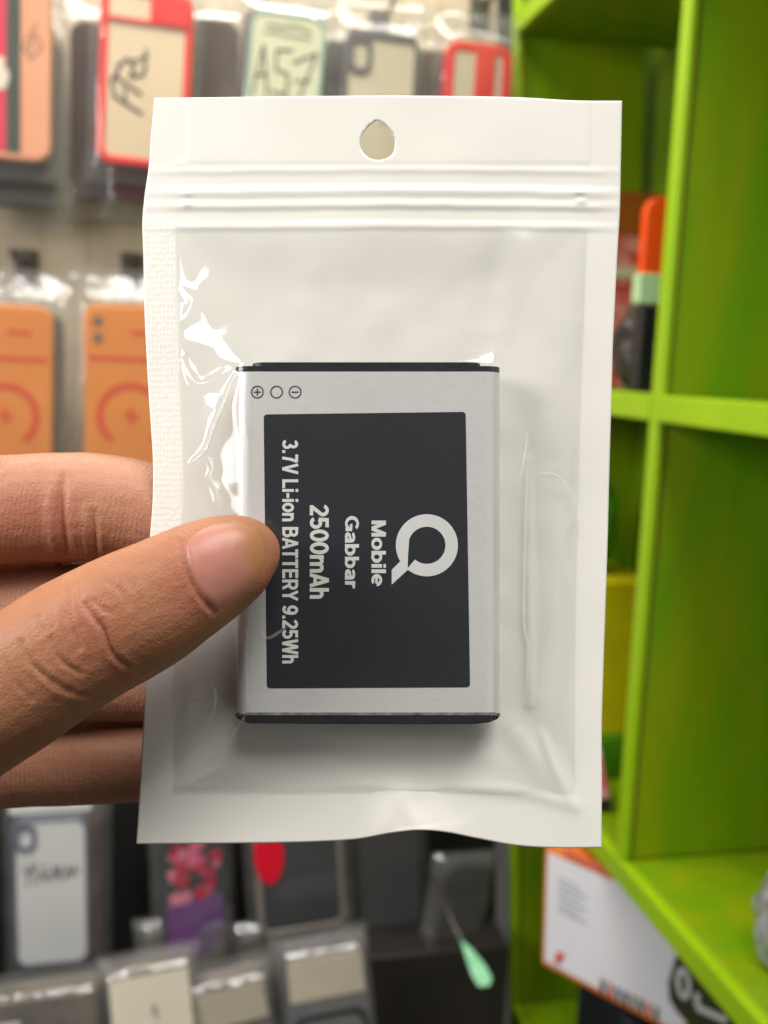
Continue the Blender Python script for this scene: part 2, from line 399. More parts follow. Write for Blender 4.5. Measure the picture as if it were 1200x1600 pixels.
def orange_print(holes):
    def f(root, w_, h_, t):
        z0, z1 = t - 0.0005, t + 0.0004
        bm = bmesh.new(); box(bm, -w_ / 2 + 0.003, w_ / 2 - 0.003, h_ * 0.235, h_ * 0.255, z0, z1); bm_obj('groove_line', bm, M_ORANGE2, root)
        bm = bmesh.new(); n = 40; R0, R1 = w_ * 0.37, w_ * 0.295; po = []
        for i in range(n + 1):
            a = math.radians(-52 + 284 * i / n); po.append((R0 * math.cos(a), R0 * math.sin(a) - h_ * 0.03))
        for i in range(n, -1, -1):
            a = math.radians(-52 + 284 * i / n); po.append((R1 * math.cos(a), R1 * math.sin(a) - h_ * 0.03))
        for i in range(n):
            q = [po[i], po[i + 1], po[2 * n - i], po[2 * n + 1 - i]]; prism(bm, q, z0, z1)
        bm_obj('printed_ring', bm, M_ORANGE2, root)
        bm = bmesh.new(); c = -h_ * 0.03; k = w_ * 0.13
        prism(bm, [(0.2 * k, c + k), (-0.75 * k, c - 0.15 * k), (-0.05 * k, c - 0.1 * k), (-0.25 * k, c - k), (0.75 * k, c + 0.2 * k), (0.08 * k, c + 0.12 * k)], z0, z1); bm_obj('printed_bolt', bm, M_ORANGE2, root)
        bm = bmesh.new(); prism(bm, rr(w_ * 0.07, h_ * 0.06, 0.002, cx=0, cy=-h_ * 0.29), z0, z1); bm_obj('printed_dash', bm, M_ORANGE2, root)
        bm = bmesh.new(); prism(bm, rr(w_ * 0.26, h_ * 0.02, 0.001, cx=w_ * 0.14, cy=h_ * 0.37), z0, z1); bm_obj('printed_caption', bm, M_ORANGE2, root)
        if holes:
            for cy_ in (0.42, 0.34):
                bm = bmesh.new(); prism(bm, rr(w_ * 0.10, w_ * 0.10, w_ * 0.049, cx=-w_ * 0.34, cy=h_ * cy_), z0, z1 + 0.0006); bm_obj('camera_hole', bm, M_TAUPE, root)
    return f
def peach_print(root, w_, h_, t):
    z = t - 0.0005
    bm = bmesh.new(); box(bm, -w_ * 0.42, w_ * 0.13, -h_ * 0.46, h_ * 0.46, z, t + 0.0003); bm_obj('pink_band', bm, M_PINK, root)
    bm = bmesh.new(); box(bm, w_ * 0.06, w_ * 0.2, -h_ * 0.46, h_ * 0.46, z, t + 0.0006); bm_obj('dark_band', bm, M_DGREEN, root)
    bm = bmesh.new(); rnd = random.Random(3)
    for k in range(9):
        cx = rnd.uniform(-0.3, 0.2) * w_; cy = rnd.uniform(-0.2, 0.24) * h_; rx = rnd.uniform(.05, .13) * w_
        prism(bm, [(cx + rx * math.cos(a * .7) * rnd.uniform(.6, 1.2), cy + rx * 1.3 * math.sin(a * .7) * rnd.uniform(.7, 1.2)) for a in range(9)], z, t + 0.0007 + k * 0.00003)
    bm_obj('beige_patches', bm, M_CREAM, root)
def flowers(root, w_, h_, t):
    bm = bmesh.new(); box(bm, -w_ * 0.5 + .003, w_ * 0.5 - .003, -h_ * 0.485, -h_ * 0.12, t - 0.0005, t + 0.0004); bm_obj('purple_band', bm, M_PURPLE, root)
    rnd = random.Random(11); mats = [mat('rose_print', lin(196, 40, 84), .45, lin(226, 120, 150), 160, .5), mat('pale_rose_print', lin(226, 150, 168), .45, lin(210, 90, 120), 160, .5)]
    mats.append(mat('deep_rose_print', lin(150, 16, 50), .45, lin(206, 30, 70), 160, .5))
    for q, m_ in enumerate(mats):
        bm = bmesh.new()
        for k in range(13):
            cx = rnd.uniform(-0.36, 0.36) * w_; cy = rnd.uniform(-0.14, 0.42) * h_; r_ = rnd.uniform(.05, .12) * w_
            prism(bm, [(cx + r_ * (1 + .25 * math.sin(5 * a)) * math.cos(a), cy + r_ * (1 + .25 * math.sin(5 * a)) * math.sin(a)) for a in np.linspace(0, 6.28, 20)[:-1]], t - .0005, t + .0005 + k * .00003 + q * .0004)
        bm_obj('printed_flowers', bm, m_, root)
def red_blob(root, w_, h_, t):
    m_ = mat('red_sticker', lin(226, 20, 50), .4, lin(206, 12, 40), 60, .5)
    bm = bmesh.new(); prism(bm, [(-.5 * w_ + .33 * w_ * (0.5 + .5 * math.cos(a)), -.12 * h_ + .40 * h_ * (0.5 + .5 * math.sin(a))) for a in np.linspace(0, 6.28, 26)[:-1]], t - .0005, t + .003)
    bm_obj('sticker', bm, m_, root, bevel=.001)

G1 = 'packaged phone cases hanging on the wall'
FTR = [([(-.34, .10), (-.20, .14), (-.14, -.10)], .0022), ([(-.27, .04), (-.20, .06)], .0022), ([(-.30, -.02), (.02, -.10)], .0028),
       ([(-.28, .0), (-.36, .10), (-.25, .16), (-.1, .15)], .0026), ([(-.30, .06), (-.06, .03)], .0022), ([(-.12, .15), (.08, .17), (.1, .12), (-.08, .11), (.1, .07)], .0026), ([(.05, .22), (.08, .10)], .002)]
# handwriting of the red framed case: F, T and a 2-like loop, written climbing to the right
FTR = [([(-.32, -.12), (-.02, -.20)], .0030), ([(-.32, -.12), (-.36, -.03)], .0028), ([(-.20, -.15), (-.22, -.07)], .0026),
       ([(-.34, .0), (-.04, -.09)], .0030), ([(-.36, -.04), (-.28, .04)], .0028),
       ([(-.30, .05), (-.20, .10), (-.12, .06), (-.16, .0), (-.02, .02), (.0, .08)], .0028), ([(-.14, .09), (.02, .13)], .0022), ([(.0, .17), (-.02, .08)], .002)]
A57 = [([(-.40, -.06), (-.30, .27), (-.20, -.06)], .0022), ([(-.38, .07), (-.22, .08)], .0020), ([(.08, .26), (-.12, .25), (-.12, .12), (.05, .10), (.04, -.04), (-.14, -.02)], .0022),
       ([(.10, .18), (.40, .26), (.18, -.10)], .0022), ([(.14, .06), (.34, .08)], .0018), ([(-.28, .41), (-.1, .40), (.1, .42), (.3, .39)], .0016), ([(-.3, .36), (.3, .35)], .0012)]
SCR = [([(-.36, .20), (-.30, .13), (-.24, .20), (-.32, .06)], .0013), ([(-.16, .19), (-.22, .19), (-.22, .14), (-.16, .13), (-.17, .08), (-.24, .08)], .0016),
       ([(-.06, .19), (-.12, .13), (-.06, .08), (-.02, .13), (-.08, .13)], .0016), ([(.02, .08), (.04, .18), (.08, .10), (.12, .18), (.14, .08)], .0016), ([(.18, .09), (.22, .17), (.26, .09), (.30, .17), (.36, .12)], .0016)]
SQG = [([(.28, .08), (.34, .18), (.42, .12), (.30, .04), (.22, .10), (.36, .24)], .0012)]
DSC = [([(-.1, -.02), (0, .04), (.1, -.04), (.2, .05), (.34, .0)], .0022), ([(.05, -.1), (.2, -.04)], .002)]

YF = 0.755
pack('peach phone case with pink and dark printed band, at the upper left corner', G1, (-75, -40, 84, 254), YF, M_PEACH, tilt=-1, seed=1, cam_style=peach_print, ink=SQG)
pack('red framed phone case with beige back and FT handwriting, left of the pouch top', G1, (155, -8, 300, 266), YF, M_BEIGE, M_RED, .0058, tilt=-2.2, seed=2, cam_style=cam_red_slider, ink=FTR)
pack('sage case with pale teal rim and A57 handwriting, above the pouch top', G1, (383, 27, 502, 262), YF + .01, M_SAGE, M_TEAL, .003, tilt=-3.5, yaw=-6, seed=3, ink=A57)
pack('smoky case with grey rim and oblong camera ring, right of the sage case', G1, (530, 56, 648, 290), YF + .012, M_SMOKE, M_GREY, .0045, tilt=-1.5, seed=4, cam_style=cam_grey, ink=DSC)
pack('small red case with two pale windows, hanging next to the green shelf', G1, (685, 73, 790, 300), YF + .015, M_SMOKE, M_RED, .008, tilt=-1, seed=5, cam_style=cam_two_window)
# packs hanging deeper in the same stacks, lower edges showing
pack('brown pack edge peeking below the peach phone case', G1, (-70, 30, 92, 292), YF + .014, M_DBROWN, seed=6, tilt=1)
pack('dark pack lowest behind the peach phone case', G1, (-40, 60, 100, 330), YF + .028, M_TAUPE, seed=7, tilt=-2)
pack('maroon pack edge peeking below the red framed case', G1, (172, 60, 300, 322), YF + .018, M_MAROON, seed=8)
pack('red edged dark pack behind the teal rimmed case', G1, (374, 24, 490, 240), YF + .026, M_MAROON, seed=9, tilt=-3)
pack('narrow dark brown pack in the gap right of the red framed case', G1, (296, 36, 372, 300), YF + .022, M_DBROWN, seed=24)
pack('dark brown pack in the gap left of the red framed case', G1, (112, 40, 176, 320), YF + .03, M_DBROWN, seed=25)
pack('taupe pack in the gap left of the grey rimmed case', G1, (496, 70, 560, 300), YF + .03, M_TAUPE, seed=26)
pack('taupe pack in the gap left of the small red case', G1, (640, 84, 700, 300), YF + .03, M_TAUPE, seed=27)
pack('orange case with printed charging ring, cut off by the left edge of the photo', G1, (-62, 478, 86, 800), YF - .005, M_ORANGE, tilt=-1.2, seed=10, cam_style=orange_print(False))
pack('orange case with ring print and two camera holes, touching the white pouch', G1, (132, 480, 280, 800), YF - .005, M_ORANGE, tilt=.3, seed=11, cam_style=orange_print(True))
pack('clear pack with maroon edge behind the left orange case', G1, (-40, 490, 104, 800), YF + .012, M_TAUPE, seed=12)
pack('white backed case with slate rim and scribbled handwriting, below the hand', G1, (22, 1271, 143, 1500), YF + .005, M_WHITEC, M_SLATE, .0035, tilt=.5, seed=13, cam_style=cam_slate, ink=SCR, header=True)
pack('brown edged pack behind the slate rimmed white case', G1, (40, 1275, 160, 1492), YF + .02, M_MAROON, seed=14)
pack('purple and dark floral case under the bottom edge of the pouch', G1, (250, 1240, 352, 1488), YF + .008, M_CHAR, tilt=2, yaw=8, seed=15, cam_style=flowers)
pack('charcoal case with a red oval sticker under the pouch', G1, (396, 1225, 535, 1448), YF + .005, M_CHAR, mat('taupe_rim', lin(150, 136, 124), .4, lin(120, 108, 98), 30, .6), .005, tilt=5, seed=16, cam_style=red_blob)
pack('plain dark grey pack right of the red stickered case', G1, (556, 1225, 655, 1440), YF + .02, mat('smoked_pack', lin(46, 45, 46), .5, lin(28, 28, 30), 20, .6), tilt=3, seed=17)
# lowest row, seen from above
def stack_pack(label, rect, y, m_, t, tilt, seed, lean=-14, extra=None):
    return pack(label, G1, rect, y, m_, thick=t, tilt=tilt, seed=seed, lean=lean, r=.006, cam_style=extra, flap=.006)
def card(root, w_, h_, t):
    bm = bmesh.new(); box(bm, -w_ * .46, w_ * .46, h_ * .08, h_ * .46, t + .0002, t + .0014); bm_obj('card_or_glint', bm, M_CREAM, root)
    bm = bmesh.new(); stroke(bm, [(0, h_ * .25), (w_ * .04, h_ * .3), (w_ * .06, h_ * .22)], .0012, t + .0016); bm_obj('handwriting', bm, M_INK, root)
def bluecard(root, w_, h_, t):
    card(root, w_, h_, t)
    bm = bmesh.new(); box(bm, -w_ * .1, w_ * .4, -h_ * .3, h_ * .02, t + .0002, t + .0012); bm_obj('blue_label', bm, mat('blue_label', lin(30, 110, 150), .5, lin(24, 96, 136), 30, .5), root)
M_MOT1 = mat('mottled_brown_pack', lin(92, 70, 54), .4, lin(44, 36, 32), 42, .35, bump=.6, bscale=60)
M_MOT2 = mat('mottled_grey_pack', lin(118, 108, 94), .4, lin(46, 42, 40), 36, .3, bump=.6, bscale=60)
M_COPPER = mat('copper_case_edge', lin(150, 82, 44), .4, lin(110, 60, 36), 40, .6)
def copper(root, w_, h_, t):
    bm = bmesh.new(); box(bm, -w_ * .2, w_ * .5 - .002, h_ * .02, h_ * .22, t + .0002, t + .0022); bm_obj('copper_band', bm, M_COPPER, root, bevel=.001)
    bm = bmesh.new(); box(bm, -w_ * .5 + .002, -w_ * .12, h_ * .12, h_ * .36, t + .0002, t + .0012); bm_obj('card_or_glint', bm, M_CREAM, root)
def greycard(root, w_, h_, t):
    bm = bmesh.new(); box(bm, -w_ * .45, w_ * .45, h_ * .27, h_ * .47, t + .0002, t + .0012); bm_obj('card_or_glint', bm, M_SMOKE, root)
    bm = bmesh.new(); ring(bm, rr(w_ * .9, h_ * .5, .01, cy=-h_ * .05), rr(w_ * .78, h_ * .45, .008, cy=-h_ * .05), t, t + .002); bm_obj('case_rim', bm, M_CHAR, root)
stack_pack('brown pack with copper band and crinkled clear sleeve at the bottom left corner', (-30, 1540, 165, 1760), .70, M_MOT1, .03, 3, 20, -10, copper)
stack_pack('cream fronted pack with a blue label below the floral case', (180, 1512, 312, 1760), .70, M_MOT2, .03, 6, 21, -18, bluecard)
stack_pack('grey pack with dark rim between the cream fronted pack and the glinting one', (305, 1518, 432, 1760), .71, M_MOT2, .03, 9, 22, -8, greycard)
stack_pack('glinting clear pack with navy case, rightmost of the bottom row', (448, 1484, 575, 1760), .70, M_NAVY, .03, 5, 23, -16, greycard)
pack('dark grey pack hanging behind the floral case, above the cream fronted pack', G1, (228, 1440, 350, 1560), YF + .01, M_MOT2, tilt=4, seed=31, flap=.008)
pack('grey pack hanging behind the stickered case, above the glinting pack', G1, (380, 1440, 540, 1540), YF + .012, M_MOT2, tilt=6, seed=32, flap=.008)
pack('black pack in a crinkled clear sleeve beside the green price tag', G1, (672, 1345, 752, 1500), YF + .01, M_BLACKP, tilt=-6, yaw=12, seed=33, flap=.008)
hook('thin wire hook above the smoky grey rimmed case', 592, 42, 0, .05)
hook('dark wire hook above the small red case', 748, 22, 0, .05)
hook('wire hook above the orange case touching the pouch', 205, 420, 0, .06)
hook('wire hook above the orange case at the left edge', 40, 415, 0, .06)

# price tag arm with green tag
p0 = onY(655, 1330, .78); p1 = onY(720, 1468, .66); p2 = onY(760, 1542, .63)
r_ = empty('price_tag_arm', Matrix.Translation(p0)); tag(r_, 'thin wire arm ending in a mint green plastic tag beside the shelf', 'price tag')
bm = bmesh.new(); tube(bm, [(0, 0, 0), p1 - p0], .0014); bm_obj('rod', bm, M_STEEL, r_, smooth=True)
bm = bmesh.new(); dv = (p2 - p1); up = Vector((.55, -.2, .35)).normalized(); nrm = dv.cross(up).normalized()
pts = [(0, 0.0), (.25, .16), (.6, .30), (.9, .30), (1.0, .1), (.95, -.2), (.7, -.22), (.3, -.1)]
va = [bm.verts.new(p1 - p0 + dv * a + up * (b * dv.length * .62) + nrm * .001) for a, b in pts]; vb = [bm.verts.new(v.co - nrm * .002) for v in va]
bm.faces.new(va); bm.faces.new(vb[::-1])
for i in range(len(va)): bm.faces.new((va[i], va[(i + 1) % len(va)], vb[(i + 1) % len(va)], vb[i]))
bm_obj('tag_plate', bm, mat('mint_green_plastic', lin(84, 200, 122), .4, lin(176, 226, 190), 70, .6), r_)

# dark carton stacked under the wall, below the shelf height
def carton(name, label, cat, x0, x1, y0, y1, z0, z1, m, rz=0, lean=0, bev=.0012, pivot=None):
    c = Vector(((x0 + x1) / 2, (y0 + y1) / 2, z0 + CAM[2])) if pivot is None else pivot
    root = empty(name, Matrix.Translation(c) @ Matrix.Rotation(math.radians(rz), 4, 'Z') @ Matrix.Rotation(math.radians(lean), 4, 'Y'))
    tag(root, label, cat)
    bm = bmesh.new(); box(bm, -(x1 - x0) / 2, (x1 - x0) / 2, -(y1 - y0) / 2, (y1 - y0) / 2, 0, z1 - z0); bm_obj('body', bm, m, root, bevel=bev)
    return root

# ------------------------------------------------------------------ goods on the shelf
zmid = -0.0125 + .0008; zlow = -0.304 + .0008; zbot = -0.575 + .0008
M_REDBOX = mat('red_printed_card', lin(206, 54, 60), .35, lin(240, 160, 160), 55, .3, stretch=(1, 1, 2))
b = carton('carton', 'red and pink printed carton in the upper bay beside the pouch edge', 'carton', .312, .372, .735, .765, zmid, zmid + .150, M_REDBOX, rz=8)
bm = bmesh.new(); box(bm, -.0302, .0302, -.0155, .0155, .118, .1505); bm_obj('lid', bm, mat('orange_brown_card', lin(178, 92, 30), .5, lin(160, 80, 24), 30, .6), b)
bm = bmesh.new(); box(bm, -.0302, .0302, -.0158, -.0151, .085, .094); bm_obj('pale_stripe', bm, M_CREAM, b)
# tall packet standing behind the divider: orange top, mint band, dark foot
q = onY(1030, 606, .60); bt = empty('packet', Matrix.Translation((q.x - .0035, .60, CAM[2] + zmid)) @ Matrix.Rotation(math.radians(90), 4, 'X')); tag(bt, 'bright orange and mint packet partly hidden by the lime divider', 'packet')
zz = lambda py: onY(1025, py, .60).z - CAM[2] - zmid
M_OR = mat('orange_plastic', lin(250, 84, 0), .55, lin(240, 76, 0), 30, .5)
def slab(name, y0, y1, hw, t, m, r=.002):
    bm = bmesh.new(); prism(bm, rr(hw * 2, y1 - y0, r, cy=(y0 + y1) / 2), -t, t); bm_obj(name, bm, m, bt, bevel=.001)
slab('top', zz(478), zz(308), .0165, .004, M_OR, .010); slab('band', zz(477), zz(429), .0185, .0052, mat('mint_plastic', lin(176, 214, 150), .4, lin(200, 228, 184), 60, .5))
slab('foot', 0, zz(480), .0155, .006, M_BLACKP)
# dark crumpled bag on the same board
def lump(name, label, cat, loc, sx, sy, sz, m, seed, amp=.25, fr=2.4):
    bm = bmesh.new(); bmesh.ops.create_icosphere(bm, subdivisions=4, radius=1.0)
    for v in bm.verts:
        n = mnoise(v.co * fr + Vector((seed, 0, 0))) * amp + mnoise(v.co * fr * 2.7 + Vector((0, seed, 0))) * amp * .5
        v.co *= 1 + n; v.co.z = max(v.co.z, -.92); v.co = Vector((v.co.x * sx, v.co.y * sy, (v.co.z + .92) * sz))
    o = bm_obj(name, bm, m, smooth=True); o.location = loc; tag(o, label, cat); return o
q = onY(1000, 600, .66); lump('crumpled_bag', 'crumpled dark plastic bag sitting against the orange packet', 'bag', (q.x + .002, .665, CAM[2] + zmid), .021, .018, .032, mat('dark_bag', lin(44, 43, 46), .4, lin(70, 56, 50), 60, .35), 2)
# lower bay
q = onY(965, 890, .70); lump('green_pouch', 'rounded glossy green pouch in the lower bay behind the divider', 'pouch', (.312, .70, CAM[2] - .153), .022, .02, .040, mat('glossy_green', lin(96, 190, 20), .3, lin(60, 150, 20), 26, .6), 5, .12)
yb = carton('carton', 'yellow carton with white panel standing in the lower bay', 'carton', .296, .352, .66, .74, zlow + .032, zlow + .150, mat('yellow_card', lin(216, 204, 10), .45, lin(200, 186, 6), 30, .5), rz=4)
bm = bmesh.new(); box(bm, -.0288, -.0281, -.03, .03, .012, .1); bm_obj('white_panel', bm, M_WHITEC, yb)
carton('carton', 'low green carton under the yellow one', 'carton', .294, .36, .655, .745, zlow, zlow + .0315, mat('green_card', lin(84, 150, 20), .5, lin(70, 130, 16), 30, .5), rz=3)
rb = carton('carton', 'small red, pink and black tilted carton low beside the divider', 'carton', .284, .304, .60, .63, zlow + .002, zlow + .040, mat('red_pink_card', lin(226, 36, 66), .4, lin(240, 170, 180), 90, .3), rz=-20, lean=-14)
bm = bmesh.new(); box(bm, -.0103, .0103, -.0153, .0153, -.0005, .007); bm_obj('dark_foot', bm, M_BLACKP, rb)
# crumpled clear plastic at the right edge, near bay
q = onX(1243, 1300, SX + .03); lump('crumpled_plastic', 'crumpled silvery plastic wrap at the right edge in the lower near bay', 'plastic wrap', (q.x, q.y, CAM[2] + zlow), .011, .02, .026, mat('silver_plastic', lin(190, 194, 196), .2, lin(120, 124, 128), 120, .4, metal=.3), 9, .3)
# bottom bay: white carton with orange edges, dark box under it
ZB = -0.415
A = onZ(846, 1506, ZB); B = onZ(1075, 1640, ZB)
ang = math.atan2(B.y - A.y, B.x - A.x); ln = (B - A).length
wc = empty('carton', Matrix.Translation(A) @ Matrix.Rotation(ang, 4, 'Z') @ Matrix.Rotation(math.radians(-2.5), 4, 'Y')); tag(wc, 'white carton with orange edges and a dark badge standing in the bottom bay', 'carton')
HC = .088; TC = .035
M_WCARD = mat('white_card', lin(240, 240, 244), .4, lin(232, 232, 238), 20, .5)
bm = bmesh.new(); box(bm, 0.0, ln, 0.0, TC, 0.0, HC); bm_obj('body', bm, mat('orange_card', lin(236, 132, 50), .45, lin(226, 120, 40), 30, .5), wc, bevel=.001)
bm = bmesh.new(); box(bm, .003, ln - .003, -.0006, .0002, .004, HC - .004); bm_obj('front_panel', bm, M_WCARD, wc)
def face(mesh_pts, z=-.0008): pass
def cf(name, m, polys, y0=-.0012, y1=-.0004, parent=wc):
    bm = bmesh.new()
    for pts in polys:
        a = [bm.verts.new((x, y0, z)) for x, z in pts]; b_ = [bm.verts.new((x, y1, z)) for x, z in pts]
        bm.faces.new(a); bm.faces.new(b_[::-1]); n = len(pts)
        for i in range(n): bm.faces.new((a[i], b_[i], b_[(i + 1) % n], a[(i + 1) % n]))
    return bm_obj(name, bm, m, parent)
def rect(x0, x1, z0, z1): return [(x0, z0), (x1, z0), (x1, z1), (x0, z1)]
WC_INV = None
def on_wc(px, py):
    """photo pixel -> (x, z) on the carton's front face"""
    bpy.context.view_layer.update()
    inv = wc.matrix_world.inverted(); o_ = inv @ Vector(CAM.tolist()); d_ = inv.to_3x3() @ Vector(ray(px, py).tolist())
    t = -o_.y / d_.y; p = o_ + d_ * t; return (p.x, p.z)
tm = mat('salmon_print', lin(240, 130, 100), .5, lin(232, 110, 80), 60, .5); gm = mat('grey_print', lin(176, 178, 186), .5, lin(160, 162, 172), 60, .5)
def quad_px(x0, y0, x1, y1, x2, y2, x3, y3): return [on_wc(x0, y0), on_wc(x1, y1), on_wc(x2, y2), on_wc(x3, y3)]
hd = []
for k in range(5):
    x = 884 + k * 15; y = 1330 + k * 7; hd.append(quad_px(x, y - 6, x + 10, y - 1, x + 9, y + 14, x - 1, y + 9))
    hd.append(quad_px(x + 2, y + 2, x + 14, y + 6, x + 13, y + 11, x + 1, y + 7))
cf('heading_print', tm, hd)
ls = []
for k in range(6):
    y = 1368 + k * 10; ls.append(quad_px(874, y, 874 + (44 if k % 2 else 34), y + 18 + (4 if k % 2 else 0), 874 + (44 if k % 2 else 34), y + 21 + (4 if k % 2 else 0), 874, y + 3))
cf('small_print', gm, ls)
cols = [(90, 90, 96), (200, 60, 50), (90, 100, 130), (60, 64, 60), (120, 130, 90), (60, 64, 60), (220, 90, 40), (110, 120, 80)]
for k, c_ in enumerate(cols):
    x = 940 + k * 12; y = 1528 + k * 6.2
    cf('colour_bar', mat('bar_print_%s' % 'abcdefgh'[k], lin(*c_), .5, lin(*[int(v * .8) for v in c_]), 80, .5), [quad_px(x, y, x + 7, y + 4, x + 6, y + 24, x - 1, y + 20)])
cf('red_mark', mat('red_print', lin(214, 60, 50), .5, lin(200, 50, 40), 80, .5), [quad_px(872, 1486, 884, 1490, 876, 1506, 868, 1502)])
bd = []
for (x, y) in [(1062, 1478), (1075, 1470), (1095, 1480), (1150, 1560), (1150, 1640), (1090, 1610), (1060, 1580), (1048, 1560), (1046, 1535)]: bd.append(on_wc(x, y))
cf('badge', mat('olive_badge', lin(66, 70, 40), .45, lin(54, 58, 34), 40, .5), [bd], -.0016, -.0004)
M_BT = mat('badge_white', lin(226, 228, 224), .45, lin(216, 218, 214), 40, .5)
zero = []
po = [on_wc(1070 + 12 * math.cos(a), 1535 + 25 * math.sin(a) + 6 * math.cos(a)) for a in np.linspace(0, 6.283, 21)]
pi_ = [on_wc(1070 + 5 * math.cos(a), 1535 + 16 * math.sin(a) + 3 * math.cos(a)) for a in np.linspace(0, 6.283, 21)]
for i in range(20): zero.append([po[i], po[i + 1], pi_[i + 1], pi_[i]])
zero.append(quad_px(1087, 1548, 1096, 1552, 1096, 1574, 1087, 1568)); zero.append(quad_px(1090, 1566, 1138, 1588, 1138, 1598, 1090, 1577))
cf('badge_writing', M_BT, zero, -.0020, -.0008)
carton('box', 'black box lying on the bottom board under the white carton', 'box', SX + .012, SX + .10, .36, A.y + .012, zbot, ZB - .003, M_CHAR, bev=.002)
# dark floor-standing stock in the shadowed corner
carton('stock_box', 'large matt black stock box in the dark corner left of the shelf', 'box', .12, .284, .70, .772, -.88, -.58, M_BLACKP)
carton('stock_box', 'dark grey stock box on the black one in the dark corner', 'box', .135, .281, .73, .775, -.579, -.485, mat('dark_stock', lin(34, 32, 32), .4, lin(56, 50, 44), 20, .6))

# ------------------------------------------------------------------ the zip pouch
LEFT = [(241,153),(236,210),(232,263),(226,305),(222.5,343),(224,400),(225,463),(228,535),(232,610),(236,670),(239,720),(238.5,780),(235,830),(231,900),(229,980),(227,1070),(222,1163),(218,1240),(213,1319)]
RIGHT = [(972,157),(970,260),(968.5,330),(965,390),(961,470),(958,530),(956,603),(952,740),(949,860),(946,950),(943,1040),(940.5,1122),(940.5,1245),(940,1325)]
TOP = [(241,153),(330,152),(500,150),(700,150),(820,152.5),(900,157),(972,157.5)]
BOT = [(213,1319),(350,1318),(430,1317),(500,1315),(560,1311),(610,1302),(654,1297),(690,1299.5),(745,1310),(805,1321),(860,1325),(940,1325)]
NX, NY = 250, 390
U, Vv = np.meshgrid(np.linspace(0, 1, NX), np.linspace(0, 1, NY))
ly, lx = poly_interp(LEFT); ry, rx = poly_interp(RIGHT); tx, ty = poly_interp(TOP, 0); bx, by = poly_interp(BOT, 0)
yn = 154 + Vv * (1320 - 154)
for _ in range(3):
    xl = smooth_interp(yn, ly, lx); xr = smooth_interp(yn, ry, rx); XP = xl + (xr - xl) * U
    yt = smooth_interp(XP, tx, ty); yb_ = smooth_interp(XP, bx, by); yn = yt + (yb_ - yt) * Vv
YP = yn
BX0, BX1, BY0, BY1 = 367., 783., 567., 1131.       # battery in the photo
WX0, WY0_, WY1_ = 279., 354., 1240.                 # inner window of the pouch
def inner_left(y): return smooth_interp(y, [340, 450, 650, 720, 830, 1060, 1240, 1330], [275, 280, 285, 288, 285, 273, 273, 272])
def inner_right(y): return smooth_interp(y, [340, 500, 600, 800, 1035, 1262, 1330], [916, 911, 907, 902, 897, 896, 895])
def tent(X, Y):
    il = inner_left(Y); ir = inner_right(Y)
    ds = sum(np.maximum(q, .5) ** -3.0 for q in (X - il, ir - X, Y - WY0_, 1238 - Y)) ** (-1 / 3.0) - .5
    dbx = np.maximum(np.maximum(BX0 + 14 - X, X - BX1 + 14), 0); dby = np.maximum(np.maximum(BY0 - Y, Y - BY1), 0); db = np.hypot(dbx, dby)
    ds = np.maximum(ds, 0); t = ds / (ds + db + 1e-6)
    return ds, db, t
RIDGES = [  # photo-pixel polylines, height mm, width px : film creases
 ([(367,587),(350,630),(333,673),(322,703),(300,723)], 1.0, 4), ([(322,703),(333,730),(330,747),(340,770),(346,805)], .8, 4),
 ([(322,1048),(335,1083),(330,1117),(300,1157),(277,1187)], .75, 3.5), ([(382,1120),(357,1157),(327,1190),(277,1227)], .9, 4),
 ([(285,1135),(297,1097),(317,1093)], .35, 3), ([(403,982),(417,997),(433,990),(447,980)], .3, 3),
 ([(378,593),(376,650),(381,700),(380,800)], .35, 6), ([(390,963),(385,1013),(387,1113)], .3, 5),
 ([(826,677),(811,757)], .25, 5), ([(826,700),(822,800),(819,966),(826,1017),(821,1098)], .55, 7),
 ([(841,739),(870,743),(892,765)], .35, 6), ([(892,765),(903,801),(880,830)], .35, 6), ([(896,1259),(872,1205),(850,1147)], .7, 9), ([(896,1259),(800,1232),(700,1220)], .5, 9),
 ([(560,1211),(595,1215),(630,1226),(690,1226)], .5, 9), ([(280,450),(300,470),(290,500)], .5, 8), ([(283,560),(310,600),(355,580)], .6, 7), ([(545,962),(600,936),(660,928),(730,940),(785,975)], .10, 6), ([(640,700),(690,760),(740,790)], .05, 8), ([(438,905),(455,925),(486,940)], .14, 4), ([(440,845),(462,832),(492,826)], .10, 4), ([(425,812),(436,780),(440,740)], .12, 4)]
SOFT = [  # broad folds shared by the film and the white back
 ([(626,1234),(600,1290),(585,1330)], .9, 20), ([(628,1236),(640,1270),(652,1296)], .7, 14), ([(896,1259),(868,1200),(850,1150)], .8, 10), ([(896,1259),(820,1238),(720,1228)], .6, 11), ([(828,1100),(826,900),(828,720)], .55, 9), ([(903,500),(908,620),(895,760),(905,830)], .45, 9), ([(690,1230),(720,1290)], -.5, 30), ([(790,360),(770,430),(760,520)], -.8, 26), ([(830,380),(850,470),(880,540)], .7, 34),
 ([(905,430),(900,520)], .5, 16), ([(560,380),(500,440),(470,540)], .5, 50), ([(300,380),(350,440),(400,540)], -.5, 40), ([(860,640),(870,720)], .5, 22), ([(850,850),(865,950),(850,1060)], -.5, 22),
 ([(420,1215),(560,1200),(700,1196),(800,1215)], -.5, 18), ([(896,1259),(830,1180),(800,1140)], .6, 22), ([(290,1232),(400,1180)], .5, 24), ([(640,1300),(650,1240)], -.6, 26), ([(660,1325),(655,1290)], .8, 40)]
